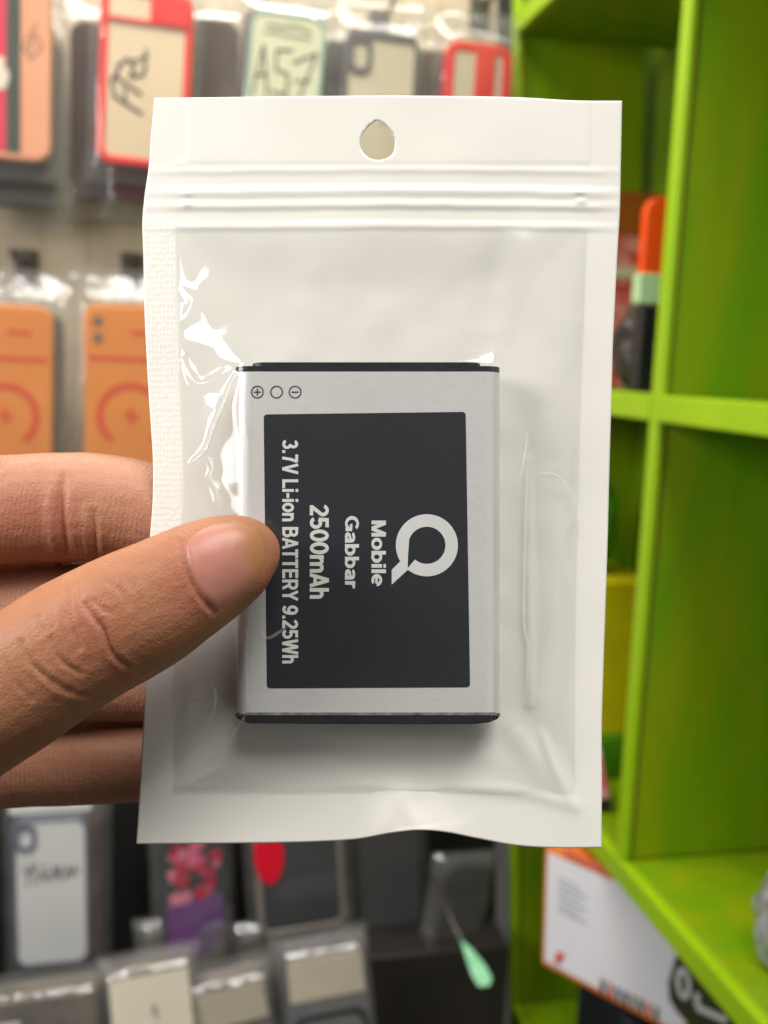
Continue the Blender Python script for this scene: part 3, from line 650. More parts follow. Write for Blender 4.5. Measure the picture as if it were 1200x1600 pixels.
def ridge_sum(X, Y, lst, cusp=False):
    Z = np.zeros_like(X)
    for pts, hgt, wd in lst:
        pp = [tuple(p)[:2] for p in catmull([(a, b, 0) for a, b in pts], 5)]
        d, par = seg_dist(X, Y, pp); prof = (0.55 * np.exp(-np.sqrt((d / wd) ** 2 + .02) * 1.2) + .45 * np.exp(-(d / wd) ** 2)) if cusp else np.exp(-(d / wd) ** 2)
        Z += hgt * prof * (0.25 + 0.75 * np.sin(np.pi * np.clip(par * .9 + .05, 0, 1)))
    return Z
nzA = vnoise(XP, YP, 120, 1); nzB = vnoise(XP, YP, 45, 2)
# ---- white back sheet (header, seals and rear wall of the pouch in one film)
ds, db, tt = tent(XP, YP)
inside = sstep(0, 110, ds)
soft = ridge_sum(XP, YP, SOFT)
Zs = -.8 * inside + (.5 + .55 * sstep(600, 1100, YP)) * soft * (0.35 + 0.65 * inside) + .16 * nzA + .10 * nzB * inside
Zs += 1.2 * np.exp(-((XP - 655) / 70) ** 2) * sstep(1200, 1310, YP)                 # wavy bottom edge
Zs += 2.2 * ((XP - 590) / 370) ** 2 * -1                                             # slight bend round the vertical axis
def bend(X): return -2.2 * ((X - 590) / 370) ** 2
zw = 1.6 * np.sin(XP / 130) + 1.2 * nzB
zipm = sstep(232, 300, XP) * sstep(968, 915, XP)
Zs += (.16 * np.exp(-((YP - 266 - zw) / 6) ** 2) + .30 * sstep(288, 299, YP - zw) * sstep(332, 320, YP - zw) - .20 * np.exp(-((YP - 311 - zw) / 7) ** 2) + .16 * sstep(344, 352, YP - zw) * sstep(364, 354, YP - zw)) * (.35 + .65 * zipm)
for (ex, ey) in ((291, 302), (292, 318), (283, 255), (908, 314), (906, 300)):
    Zs += .22 * np.exp(-(((XP - ex) / 9) ** 2 + ((YP - ey) / 5) ** 2)) * (1 + nzB)
Zs += .12 * sstep(289, 297, XP) * sstep(262, 250, YP) - .2 * sstep(921, 917, XP) * 0 + .1 * sstep(926, 918, XP) * sstep(262, 250, YP) - .1 * sstep(262, 250, YP)
Zs += -.25 * (1 - sstep(-2, 4, XP - inner_left(YP))) * sstep(340, 350, YP) * 0
def grid_obj(name, X, Y, Z, m, parent, keep=None, hole=None):
    ny, nx = X.shape
    k = S * (D - Z * .001) / D
    co = np.stack([(X - 600) * k, (800 - Y) * k, Z * .001], -1).reshape(-1, 3)
    idx = np.arange(nx * ny).reshape(ny, nx)
    q = np.stack([idx[:-1, :-1], idx[1:, :-1], idx[1:, 1:], idx[:-1, 1:]], -1).reshape(-1, 4)
    if keep is not None: q = q[keep.reshape(-1)]
    used = np.unique(q); mp = -np.ones(nx * ny, int); mp[used] = np.arange(len(used)); q = mp[q]; co = co[used]
    me = bpy.data.meshes.new(name); me.from_pydata(co.tolist(), [], q.tolist()); me.update()
    return link(name, me, m, parent, smooth=True)
HOLE = [(588,187),(600,193),(610,203),(616,216),(617,228),(613,240),(604,247),(592,250),(580,248),(570,241),(564,231),(563,220),(567,208),(576,197)]
hp = np.array([tuple(p)[:2] for p in catmull([(a, b, 0) for a, b in HOLE + HOLE[:1]], 8)])
def inpoly(X, Y, P):
    c = np.zeros(X.shape, bool); n = len(P) - 1
    for i in range(n):
        (x1, y1), (x2, y2) = P[i], P[i + 1]
        k = ((y1 > Y) != (y2 > Y)) & (X < (x2 - x1) * (Y - y1) / (y2 - y1 + 1e-12) + x1); c ^= k
    return c
cxm = (XP[:-1, :-1] + XP[1:, 1:]) / 2; cym = (YP[:-1, :-1] + YP[1:, 1:]) / 2
keep = ~inpoly(cxm, cym, hp)
# snap vertices around the hole to its outline
hv = np.zeros(XP.shape, bool); r0 = ~keep
for (a, b_) in ((0, 0), (1, 0), (0, 1), (1, 1)): hv[a:a + r0.shape[0], b_:b_ + r0.shape[1]] |= r0
kv = np.zeros(XP.shape, bool)
for (a, b_) in ((0, 0), (1, 0), (0, 1), (1, 1)): kv[a:a + r0.shape[0], b_:b_ + r0.shape[1]] |= keep
edge = hv & kv
XS = XP.copy(); YS = YP.copy()
for j, i in zip(*np.nonzero(edge)):
    d2 = (hp[:, 0] - XP[j, i]) ** 2 + (hp[:, 1] - YP[j, i]) ** 2; k = d2.argmin(); XS[j, i], YS[j, i] = hp[k]

def sheet_mat():
    m = mat('white_pouch_film', lin(232, 229, 221), 0.32, lin(228, 224, 214), 14, 0.6, coat=0.15)
    nt = m.node_tree; b = nt.nodes['Principled BSDF']; b.inputs['Coat Roughness'].default_value = .18
    # embossed dimples of the heat seal along both sides
    tc = nt.nodes.new('ShaderNodeTexCoord'); mp = nt.nodes.new('ShaderNodeMapping'); mp.inputs['Scale'].default_value = (1500, 1000, 0)
    nt.links.new(tc.outputs['Object'], mp.inputs[0])
    vo = nt.nodes.new('ShaderNodeTexVoronoi'); vo.inputs['Scale'].default_value = 1.0; vo.inputs['Randomness'].default_value = .35
    nt.links.new(mp.outputs[0], vo.inputs['Vector'])
    at = nt.nodes.new('ShaderNodeAttribute'); at.attribute_name = 'seal'
    mu = nt.nodes.new('ShaderNodeMath'); mu.operation = 'MULTIPLY'
    nt.links.new(vo.outputs['Distance'], mu.inputs[0]); nt.links.new(at.outputs['Fac'], mu.inputs[1])
    bp = nt.nodes.new('ShaderNodeBump'); bp.inputs['Strength'].default_value = .4; bp.inputs['Distance'].default_value = .00018
    nt.links.new(mu.outputs[0], bp.inputs['Height']); nt.links.new(bp.outputs[0], b.inputs['Normal']); nt.links.new(bp.outputs[0], b.inputs['Coat Normal'])
    return m
pouch = empty('zip_pouch', BAGM @ Matrix.Translation(L(577, 1320, 0)))
tag(pouch, 'white plastic zip pouch with clear front and teardrop hang hole, held up by the hand', 'pouch')
PINV = Matrix.Translation(-L(577, 1320, 0))
def into_pouch(o): o.data.transform(PINV); return o
sh = grid_obj('back_sheet', XS, YS, Zs, sheet_mat(), pouch, keep)
# seal mask as a mesh attribute
me = sh.data; n = len(me.vertices); co = np.empty(n * 3); me.vertices.foreach_get('co', co); co = co.reshape(-1, 3)
pz = D / (D - co[:, 2]); px_ = co[:, 0] / S * pz + 600; py_ = 800 - co[:, 1] / S * pz
sl = (px_ < inner_left(py_) - 3) * sstep(335, 350, py_) * (1 - .75 * sstep(800, 1000, py_)) + .12 * (px_ > inner_right(py_) + 3) * (py_ > 350)
at = me.attributes.new('seal', 'FLOAT', 'POINT'); at.data.foreach_set('value', sl.astype(np.float32))
into_pouch(sh)
md = sh.modifiers.new('thickness', 'SOLIDIFY'); md.thickness = .00015; md.offset = -1
# ---- clear front film, tented over the battery
NXF, NYF = 330, 460
Uf, Vf = np.meshgrid(np.linspace(0, 1, NXF), np.linspace(0, 1, NYF))
YF_ = 353 + Vf * (1241 - 353); XF = inner_left(YF_) - 2 + (inner_right(YF_) - inner_left(YF_) + 4) * Uf
dsf, dbf, tf = tent(XF, YF_)
sag = np.clip(tf, 0, 1) ** (1.25 - .25 * sstep(600, 540, YF_))
nA = vnoise(XF, YF_, 150, 5); nB = vnoise(XF, YF_, 40, 6) * (sstep(430, 320, XF) * 1.1 + .10)
calm = .22 + .78 * np.maximum(sstep(560, 640, YF_), sstep(400, 330, XF))
free = sstep(0, .15, tf) * sstep(1.0, .9, tf)
Zf = .12 + 5.25 * sag + 1.35 * ridge_sum(XF, YF_, RIDGES, True) * (.25 + .75 * (tf < .995)) + free * (.45 * nA * calm + .26 * nB) + .5 * ridge_sum(XF, YF_, SOFT) * free * calm + bend(XF) * (1 - sag) + .16 * vnoise(XF, YF_, 120, 1) * (1 - sag)
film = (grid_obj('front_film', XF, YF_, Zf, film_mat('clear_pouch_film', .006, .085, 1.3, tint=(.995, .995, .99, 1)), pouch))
cr = np.zeros_like(XF)  # white haze painted along crease crests in place of their glints
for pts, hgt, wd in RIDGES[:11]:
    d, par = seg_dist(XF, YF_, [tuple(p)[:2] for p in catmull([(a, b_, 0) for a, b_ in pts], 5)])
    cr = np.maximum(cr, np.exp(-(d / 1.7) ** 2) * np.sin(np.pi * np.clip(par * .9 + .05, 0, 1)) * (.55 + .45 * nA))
at = film.data.attributes.new('crease_glint', 'FLOAT', 'POINT'); at.data.foreach_set('value', cr.ravel().astype(np.float32))
nt = film.data.materials[0].node_tree; an = nt.nodes.new('ShaderNodeAttribute'); an.attribute_name = 'crease_glint'
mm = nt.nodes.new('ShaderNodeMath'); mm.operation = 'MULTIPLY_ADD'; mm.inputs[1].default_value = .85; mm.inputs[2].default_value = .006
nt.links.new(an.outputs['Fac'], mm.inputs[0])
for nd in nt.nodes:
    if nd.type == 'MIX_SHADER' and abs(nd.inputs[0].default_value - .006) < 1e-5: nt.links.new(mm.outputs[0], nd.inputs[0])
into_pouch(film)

# ------------------------------------------------------------------ battery
bc = L(575, 1131, 2.5); bat = empty('battery', BAGM @ Matrix.Translation(bc)); tag(bat, 'flat silver and black rechargeable phone battery inside the clear fronted pouch', 'battery')
BI = Matrix.Translation(-bc)
ZT = 5.0
def bat_slab(name, x0, x1, y0, y1, m, zlo=.0, zhi=ZT, rad=2.2, n=8, bevel=.0):
    """rounded bar: cross-section in xz, run along y (photo pixels)"""
    a = L(x0, (y0 + y1) / 2, zhi); b_ = L(x1, (y0 + y1) / 2, zhi); t_ = L(500, y0, zhi).y; bo = L(500, y1, zhi).y
    wx = (b_.x - a.x) / 2; cx = (a.x + b_.x) / 2; zc = (zlo + zhi) / 2000; hz = (zhi - zlo) / 2000; r = min(rad / 1000, hz * .98)
    pts = []
    for (sx, sz, a0) in ((1, 1, 0), (-1, 1, 90), (-1, -1, 180), (1, -1, 270)):
        for i in range(n + 1):
            an = math.radians(a0 + 90 * i / n); pts.append((cx + sx * (wx - r * 1.25) + r * 1.25 * math.cos(an), zc + sz * (hz - r) + r * math.sin(an)))
    bm = bmesh.new(); va = [bm.verts.new((x, t_, z)) for x, z in pts]; vb = [bm.verts.new((x, bo, z)) for x, z in pts]
    bm.faces.new(va[::-1]); bm.faces.new(vb); k = len(pts)
    for i in range(k): bm.faces.new((va[i], va[(i + 1) % k], vb[(i + 1) % k], vb[i]))
    bmesh.ops.transform(bm, matrix=BI, verts=bm.verts)
    o = bm_obj(name, bm, m, bat, smooth=True, bevel=bevel)
    o.modifiers.new('wn', 'WEIGHTED_NORMAL') if False else None
    me = o.data; me.set_sharp_from_angle(angle=math.radians(40))
    return o
M_SILV = mat('silver_battery_wrap', lin(218, 217, 213), .42, lin(209, 208, 205), 90, .7, bump=.05, bscale=700, metal=.25)
M_BLK = mat('black_end_plastic', lin(20, 24, 28), .4, lin(30, 34, 38), 240, .6, bump=.15, bscale=900)
M_LAB = mat('black_label_print', lin(33, 38, 43), .45, lin(27, 31, 36), 60, .7, bump=.04, bscale=1200)
M_WHT = mat('silver_white_print', lin(214, 214, 210), .4, lin(206, 206, 202), 90, .6)
bat_slab('case', 367, 783, 580.6, 1116.4, M_SILV)
bat_slab('top_cap', 392, 752, 566, 571.6, M_BLK, .5, ZT - .3)
bat_slab('top_cap', 365, 783, 571.8, 580.4, M_BLK, .05, ZT - .02)
# bottom cap with rounded lower corners
bm = bmesh.new(); pts = []
for (x, y) in [(366, 1116.6), (368, 1120), (376, 1126), (390, 1130.5), (500, 1131.5), (650, 1132), (745, 1131.5), (765, 1129), (777, 1124), (783, 1116.6)]: pts.append(L(x, y, ZT - .2))
va = [bm.verts.new((p.x, p.y, ZT / 1000 - .0001)) for p in pts]; vb = [bm.verts.new((p.x, p.y, .0002)) for p in pts]
bm.faces.new(va); bm.faces.new(vb[::-1])
for i in range(len(pts)): bm.faces.new((va[i], va[(i + 1) % len(pts)], vb[(i + 1) % len(pts)], vb[i]))
bmesh.ops.transform(bm, matrix=BI, verts=bm.verts); bm_obj('bottom_cap', bm, M_BLK, bat, bevel=.0003)
bm = bmesh.new(); pa = [(384, 1113.2), (775, 1113.2), (774, 1117.5), (384, 1117.5)]
a = [L(x, y, ZT + .02) for x, y in pa]; va = [bm.verts.new(BI @ p) for p in a]; vb = [bm.verts.new(BI @ (p - Vector((0, 0, .0002)))) for p in a]
bm.faces.new(va); bm.faces.new(vb[::-1])
for i in range(4): bm.faces.new((va[i], va[(i + 1) % 4], vb[(i + 1) % 4], vb[i]))
bm_obj('worn_seam', bm, mat('worn_grey_seam', lin(150, 144, 134), .5, lin(70, 68, 66), 420, .4), bat)
def flat_print(name, polys, z, m, th=.03):
    bm = bmesh.new()
    for pts in polys:
        va = [bm.verts.new(BI @ L(x, y, z)) for x, y in pts]; vb = [bm.verts.new(BI @ (L(x, y, z) - Vector((0, 0, th / 1000)))) for x, y in pts]
        bm.faces.new(va); bm.faces.new(vb[::-1]); n = len(pts)
        for i in range(n): bm.faces.new((va[i], va[(i + 1) % n], vb[(i + 1) % n], vb[i]))
    return bm_obj(name, bm, m, bat)
def rr_quad(c, r=6, n=5):
    """rounded quad from four photo corners (tl, tr, br, bl)"""
    out = []; k = len(c)
    for i in range(k):
        p = Vector(c[i]); a = (Vector(c[i - 1]) - p).normalized(); b_ = (Vector(c[(i + 1) % k]) - p).normalized()
        for j in range(n + 1):
            t = j / n; q = p + a * r * (1 - t) ** 2 + b_ * r * t ** 2; out.append((q.x, q.y))
    return out
flat_print('label_panel', [rr_quad([(412, 647.5), (727.5, 643.5), (734.5, 1074), (417, 1075.5)])], ZT + .04, M_LAB)
def ringpoly(cx, cy, ro, ri, a0, a1, n=64):
    o_ = []
    for i in range(n):
        t0 = math.radians(a0 + (a1 - a0) * i / n); t1 = math.radians(a0 + (a1 - a0) * (i + 1) / n)
        o_.append([(cx + ro * math.cos(t0), cy + ro * math.sin(t0)), (cx + ro * math.cos(t1), cy + ro * math.sin(t1)), (cx + ri * math.cos(t1), cy + ri * math.sin(t1)), (cx + ri * math.cos(t0), cy + ri * math.sin(t0))])
    return o_
M_GP = mat('dark_grey_print', lin(62, 64, 66), .5, lin(54, 56, 58), 90, .5)
for nm, cx in (('plus_sign', 402), ('open_circle', 432), ('minus_sign', 461)):
    pl = ringpoly(cx, 612.5, 10, 8.2, 0, 360, 40)
    if nm != 'open_circle': pl.append([(cx - 5.5, 611.6), (cx + 5.5, 611.6), (cx + 5.5, 613.6), (cx - 5.5, 613.6)])
    if nm == 'plus_sign': pl += [[(cx - 1, 607), (cx + 1, 607), (cx + 1, 611.4), (cx - 1, 611.4)], [(cx - 1, 613.8), (cx + 1, 613.8), (cx + 1, 618), (cx - 1, 618)]]
    flat_print(nm, pl, ZT + .05, M_GP)
# ring emblem with a gap and a slanted tail (turned a quarter like the rest of the writing)
lg = ringpoly(667, 852, 48.5, 29, -162, 130, 80)
ow = [(667 + 48.5 * math.cos(math.radians(t)), 852 + 48.5 * math.sin(math.radians(t))) for t in np.linspace(-162, -211, 14)]
iw = [(667 + 29 * math.cos(math.radians(-162)), 852 + 29 * math.sin(math.radians(-162)))]
lg.append(ow + [(612, 890.5), (612, 913.5), (637, 890.5), (637.5, 868)] + iw)
flat_print('emblem', lg, ZT + .07, M_WHT)
def arc(cx, cy, rx, ry, a0, a1, n=20):
    return [(cx + rx * math.cos(math.radians(a0 + (a1 - a0) * i / n)), cy + ry * math.sin(math.radians(a0 + (a1 - a0) * i / n))) for i in range(n + 1)]
STEM = [(.12, 0), (.12, 1)]; SHORT = [(.12, 0), (.12, .73)]
ARCH = [(.12, .42), (.16, .55), (.25, .63), (.36, .63), (.44, .56), (.46, .43), (.46, 0)]
LETTER = {   # advance, pen strokes on a cap height of 1
 '0': (.60, [arc(.30, .5, .205, .405, 0, 360, 32)]),
 '2': (.60, [arc(.29, .69, .20, .215, 165, -30) + [(.12, .12)], [(.04, .09), (.53, .09)]]),
 '3': (.60, [arc(.27, .70, .175, .205, 155, -90), arc(.275, .30, .205, .21, 90, -160)]),
 '5': (.60, [[(.50, .905), (.15, .905), (.12, .47)], [(.12, .50)] + arc(.285, .325, .205, .235, 120, -155)]),
 '7': (.58, [[(.03, .905), (.50, .905)], [(.47, .93), (.33, .55), (.24, .0)]]),
 '9': (.60, [arc(.295, .65, .20, .255, 0, 360, 28), [(.495, .65), (.495, .45), (.45, .25), (.36, .12), (.24, .09), (.14, .13), (.09, .22)]]),
 '.': (.27, [[(.12, 0), (.12, .19)]]), '-': (.36, [[(.03, .35), (.33, .35)]]), ' ': (.27, []),
 'V': (.66, [[(.08, 1), (.33, .0)], [(.58, 1), (.33, .0)]]), 'L': (.60, [[(.13, 1), (.13, 0)], [(.13, .095), (.58, .095)]]),
 'i': (.25, [SHORT, [(.12, .83), (.12, 1)]]), 'o': (.60, [arc(.30, .365, .205, .285, 0, 360, 28)]),
 'n': (.58, [SHORT, ARCH]), 'h': (.58, [STEM, ARCH]),
 'm': (.90, [SHORT, ARCH, [(x + .33, y) for x, y in ARCH]]),
 'B': (.70, [[(.13, 0), (.13, 1)], [(.13, .905)] + arc(.38, .72, .165, .185, 90, -90), [(.13, .53)] + arc(.40, .312, .185, .218, 90, -90) + [(.13, .095)]]),
 'A': (.68, [[(.07, 0), (.34, 1)], [(.61, 0), (.34, 1)], [(.17, .28), (.51, .28)]]),
 'T': (.60, [[(.02, .905), (.58, .905)], [(.30, .905), (.30, 0)]]),
 'E': (.63, [[(.13, 0), (.13, 1)], [(.13, .905), (.58, .905)], [(.13, .52), (.55, .52)], [(.13, .095), (.59, .095)]]),
 'R': (.70, [[(.13, 0), (.13, 1)], [(.13, .905)] + arc(.39, .68, .18, .225, 90, -90) + [(.13, .455)], [(.37, .46), (.58, .0)]]),
 'Y': (.64, [[(.07, 1), (.32, .45)], [(.57, 1), (.32, .45)], [(.32, .5), (.32, 0)]]),
 'W': (.94, [[(.08, 1), (.26, 0)], [(.47, 1), (.26, 0)], [(.47, 1), (.68, 0)], [(.86, 1), (.68, 0)]]),
 'G': (.78, [arc(.38, .5, .285, .405, 42, 330, 28), [(.40, .44), (.68, .44)], [(.66, .50), (.66, .04)]]),
 'a': (.57, [[(.10, .52), (.14, .60), (.25, .64), (.37, .62), (.435, .53), (.44, .42), (.44, .14), (.47, 0)], [(.44, .40), (.30, .37), (.16, .32), (.105, .21), (.15, .11), (.26, .085), (.38, .14), (.44, .24)]]),
 'b': (.62, [STEM, arc(.315, .365, .195, .285, 0, 360, 28)]), 'r': (.40, [SHORT, [(.12, .40), (.16, .55), (.25, .63), (.39, .63)]]),
 'M': (.84, [[(.13, 0), (.13, 1)], [(.71, 0), (.71, 1)], [(.15, 1), (.42, 0)], [(.69, 1), (.42, 0)]]), 'l': (.24, [STEM]),
 'e': (.58, [[(.12, .35), (.47, .35)], arc(.30, .365, .20, .285, -2, 312, 26)])}
def vtext(name, s, x0, y0, x1, y1, wd):
    """writing turned a quarter: letters run down the photo, tops to the right"""
    total = sum(LETTER[c][0] for c in s) - .02; sc = (y1 - y0) / total; pen = 0.0; bm = bmesh.new(); lv = 0
    for c in s:
        adv, strokes = LETTER[c]
        for st in strokes:
            zz_ = ZT + .075 + .0015 * (lv % 4); lv += 1; n = len(st); closed = math.hypot(st[0][0] - st[-1][0], st[0][1] - st[-1][1]) < 1e-6
            lo = []; hi = []
            for i, (x, y) in enumerate(st):
                if closed: a_ = st[i - 1] if i else st[-2]; b_ = st[i + 1] if i < n - 1 else st[1]
                else: a_ = st[max(i - 1, 0)]; b_ = st[min(i + 1, n - 1)]
                d1 = Vector((x - a_[0], y - a_[1])); d2 = Vector((b_[0] - x, b_[1] - y))
                d1 = d1.normalized() if d1.length > 1e-9 else d2.normalized(); d2 = d2.normalized() if d2.length > 1e-9 else d1
                t = (d1 + d2).normalized(); k = 1 / max(t.dot(d1), .55); nrm = Vector((-t.y, t.x)) * wd / 2 * k
                for (lst, sg) in ((lo, -1), (hi, 1)):
                    X_ = x + sg * nrm.x; Y_ = min(max(y + sg * nrm.y, -.012), 1.012)
                    lst.append(bm.verts.new(BI @ L(x0 + Y_ * (x1 - x0), y0 + (pen + X_) * sc, zz_)))
            for i in range(n - 1): bm.faces.new((lo[i], lo[i + 1], hi[i + 1], hi[i]))
        pen += adv
    o = bm_obj(name, bm, M_WHT, bat)
    return o
vtext('rating_writing', '3.7V Li-ion BATTERY 9.25Wh', 441, 687, 466, 1037, .178)
vtext('capacity_writing', '2500mAh', 484, 788, 514, 936, .178)
vtext('model_writing', 'Gabbar', 539, 806, 561, 919, .178)
vtext('maker_writing', 'Mobile', 580.5, 812, 603, 915, .178)

# ------------------------------------------------------------------ the hand
def loft_finger(bm, secs, seg=28):
    """secs: (px, py, z mm, half width px, half thickness mm); tube along the list in pouch frame"""
    P = [L(a, b_, z) for a, b_, z, hw, ht in secs]; W = [hw * S * (D - z * .001) / D for a, b_, z, hw, ht in secs]; T = [ht * .001 for *_, ht in secs]
    n = 4; pts = catmull([tuple(p) for p in P], n)
    ww = [v.x for v in catmull([(w_, 0, 0) for w_ in W], n)]; tt_ = [v.x for v in catmull([(t, 0, 0) for t in T], n)]
    rings = []
    for i, p in enumerate(pts):
        t = (pts[min(i + 1, len(pts) - 1)] - pts[max(i - 1, 0)]).normalized()
        side = Vector((0, 0, 1)).cross(t).normalized(); up = t.cross(side).normalized()
        rings.append([bm.verts.new(p + side * ww[i] * math.copysign(abs(math.cos(a)) ** .92, math.cos(a)) + up * tt_[i] * math.copysign(abs(math.sin(a)) ** .92, math.sin(a))) for a in [2 * math.pi * k / seg for k in range(seg)]])
    for i in range(len(rings) - 1):
        for k in range(seg): bm.faces.new((rings[i][k], rings[i][(k + 1) % seg], rings[i + 1][(k + 1) % seg], rings[i + 1][k]))
    bm.faces.new(rings[0][::-1]); bm.faces.new(rings[-1])
hb = bmesh.new()
# thumb: from the palm at lower left to the tip on the battery
loft_finger(hb, [(-420,1330,-6,170,15),(-230,1215,4,150,13.5),(-95,1132,10,124,11.5),(25,1066,13,110,10.4),(128,1000,14,105.5,9.8),(226,950,14,100,9.2),(285,916,13.6,91,8.4),(333,889,13,83,7.6),(368,873,12.3,73,6.6),(394,865,10.8,59,5.4),(411,863,9.5,42,4.2),(421,863,8.6,24,2.8),(426,864,8.2,7,.9)])
# index, middle, ring, little finger behind the pouch
loft_finger(hb, [(-420,900,-12,100,10.5),(-250,850,-10,96,10.5),(-100,806,-9.2,88,10),(20,797,-10,86,9.6),(98,793,-10.6,86.5,9.2),(150,793,-10.9,85,9.2),(230,803,-11,81,8.8),(330,830,-10.6,76,8),(420,856,-10,66,7),(470,868,-9.4,45,5),(492,873,-9.2,14,2)])
loft_finger(hb, [(-420,1010,-16,100,10.5),(-250,985,-16,92,10.5),(-100,965,-16.5,88,10),(40,958,-17,83,9.4),(200,958,-16.5,80,8.8),(340,965,-14.5,75,8.2),(450,972,-12,64,7),(500,976,-10.5,42,5),(522,978,-10,12,2)])
loft_finger(hb, [(-420,1120,-19,104,10.5),(-250,1105,-21,92,10.2),(-100,1080,-23,80,9.6),(40,1058,-23,73,9),(170,1056,-22,70,8.6),(300,1060,-18.5,66,8),(420,1062,-13.5,58,7),(470,1064,-11.5,38,5),(490,1065,-11,10,2)])
loft_finger(hb, [(-420,1230,-20,98,10),(-250,1212,-23,84,9.6),(-100,1195,-26,76,9),(40,1190,-27,69,8.4),(170,1188,-25,66,7.8),(280,1188,-20,58,7),(350,1188,-15,46,6),(385,1188,-12.5,28,4),(398,1188,-12,8,1.6)])
# palm and wrist
loft_finger(hb, [(-650,1130,-8,330,15),(-520,1120,-5,320,15),(-420,1110,-3,290,15),(-280,1110,0,210,13),(-190,1118,3,125,10)], 36)
loft_finger(hb, [(-1350,1330,-26,250,18),(-1100,1290,-24,250,17),(-850,1200,-22,330,16),(-620,1110,-18,370,15),(-420,1065,-16,330,12.5),(-300,1050,-16,270,9),(-240,1045,-16,200,5)], 40)
loft_finger(hb, [(-900,1330,-20,200,14),(-640,1350,-10,210,16),(-420,1330,-6,180,15),(-250,1230,0,120,11)])
bmesh.ops.recalc_face_normals(hb, faces=hb.faces)
me0 = bpy.data.meshes.new('hand_raw'); hb.to_mesh(me0); hb.free()
tmp = bpy.data.objects.new('hand_raw', me0); COL.objects.link(tmp)
md = tmp.modifiers.new('r', 'REMESH'); md.mode = 'VOXEL'; md.voxel_size = .00042; md.use_smooth_shade = True
ms = tmp.modifiers.new('s', 'SMOOTH'); ms.factor = .5; ms.iterations = 8
dg = bpy.context.evaluated_depsgraph_get(); dg.update()
hme = bpy.data.meshes.new_from_object(tmp.evaluated_get(dg)); bpy.data.objects.remove(tmp); bpy.data.meshes.remove(me0)
n = len(hme.vertices); co = np.empty(n * 3); hme.vertices.foreach_get('co', co); co = co.reshape(-1, 3)
no = np.empty(n * 3); hme.vertices.foreach_get('normal', no); no = no.reshape(-1, 3)
pz = D / (D - co[:, 2]); hx = co[:, 0] / S * pz + 600; hy = 800 - co[:, 1] / S * pz
front = sstep(-.05, .35, no[:, 2])
thumb_m = (co[:, 2] > .0035) * front; fing_m = (co[:, 2] < .002) * front
def groove(lst, mask):
    g = np.zeros(n)
    for pts, dep, wd in lst:
        pp = [tuple(p)[:2] for p in catmull([(a, b_, 0) for a, b_ in pts], 5)]
        k = np.nonzero(mask > 0)[0]
        d, par = seg_dist(hx[k], hy[k], pp)
        fade = np.sin(np.pi * np.clip(par * .86 + .07, 0, 1)) ** .6
        g[k] += (-dep * np.exp(-(d / wd) ** 2) + dep * .38 * np.exp(-((d - wd * 2.1) / (wd * 1.5)) ** 2)) * fade
    return g * mask
TC_ = [([(103,918),(107,955),(116,985),(126,1012)], .42, 4.2), ([(134,942),(150,968),(163,985),(176,1020),(200,1043)], .50, 4.2), ([(34,1002),(50,1036),(84,1064),(112,1078)], .30, 4.2),
       ([(78,998),(96,1032),(128,1054)], .32, 4), ([(60,964),(70,985),(80,1000)], .22, 3.6), ([(142,934),(158,950),(176,958)], .22, 3.6), ([(160,905),(190,925),(200,950)], .18, 5), ([(96,950),(104,985),(118,1020)], .2, 4),
       ([(120,912),(128,940),(138,962)], .18, 4), ([(10,1030),(24,1066),(50,1092)], .2, 4), ([(52,1040),(90,1075),(140,1088)], .16, 4), ([(196,905),(216,930),(222,960)], .1, 6),
       ([(283,848),(287,872),(297,903),(312,932),(335,958)], .38, 4.0)]
FC_ = [([(98,748),(95,785),(96,815),(102,858)], .85, 7), ([(146,800),(147,840),(149,876)], .5, 5), ([(60,745),(62,800),(70,860)], .12, 8), ([(190,740),(196,800),(200,850)], .1, 9), ([(8,716),(2,728),(-8,735)], .5, 4)]
disp = 1.2 * groove(TC_, thumb_m) + groove(FC_, fing_m)
# fleshy unevenness
def bump3(sc, seed): return np.array([mnoise(Vector((c[0] * sc + seed, c[1] * sc, c[2] * sc))) for c in co])
vis = hx > -120
nz = np.zeros(n); kk = np.nonzero(vis)[0]
nz[kk] = [mnoise(Vector((c[0] * 130, c[1] * 130, c[2] * 130))) * .14 + mnoise(Vector((c[0] * 420, c[1] * 420, c[2] * 420 + 4))) * .045 for c in co[kk]]
disp += nz
# nail bed: slightly flattened
co2 = co + no * (disp * .001)[:, None]
hme.vertices.foreach_set('co', co2.ravel()); hme.update()
hme.polygons.foreach_set('use_smooth', [True] * len(hme.polygons))

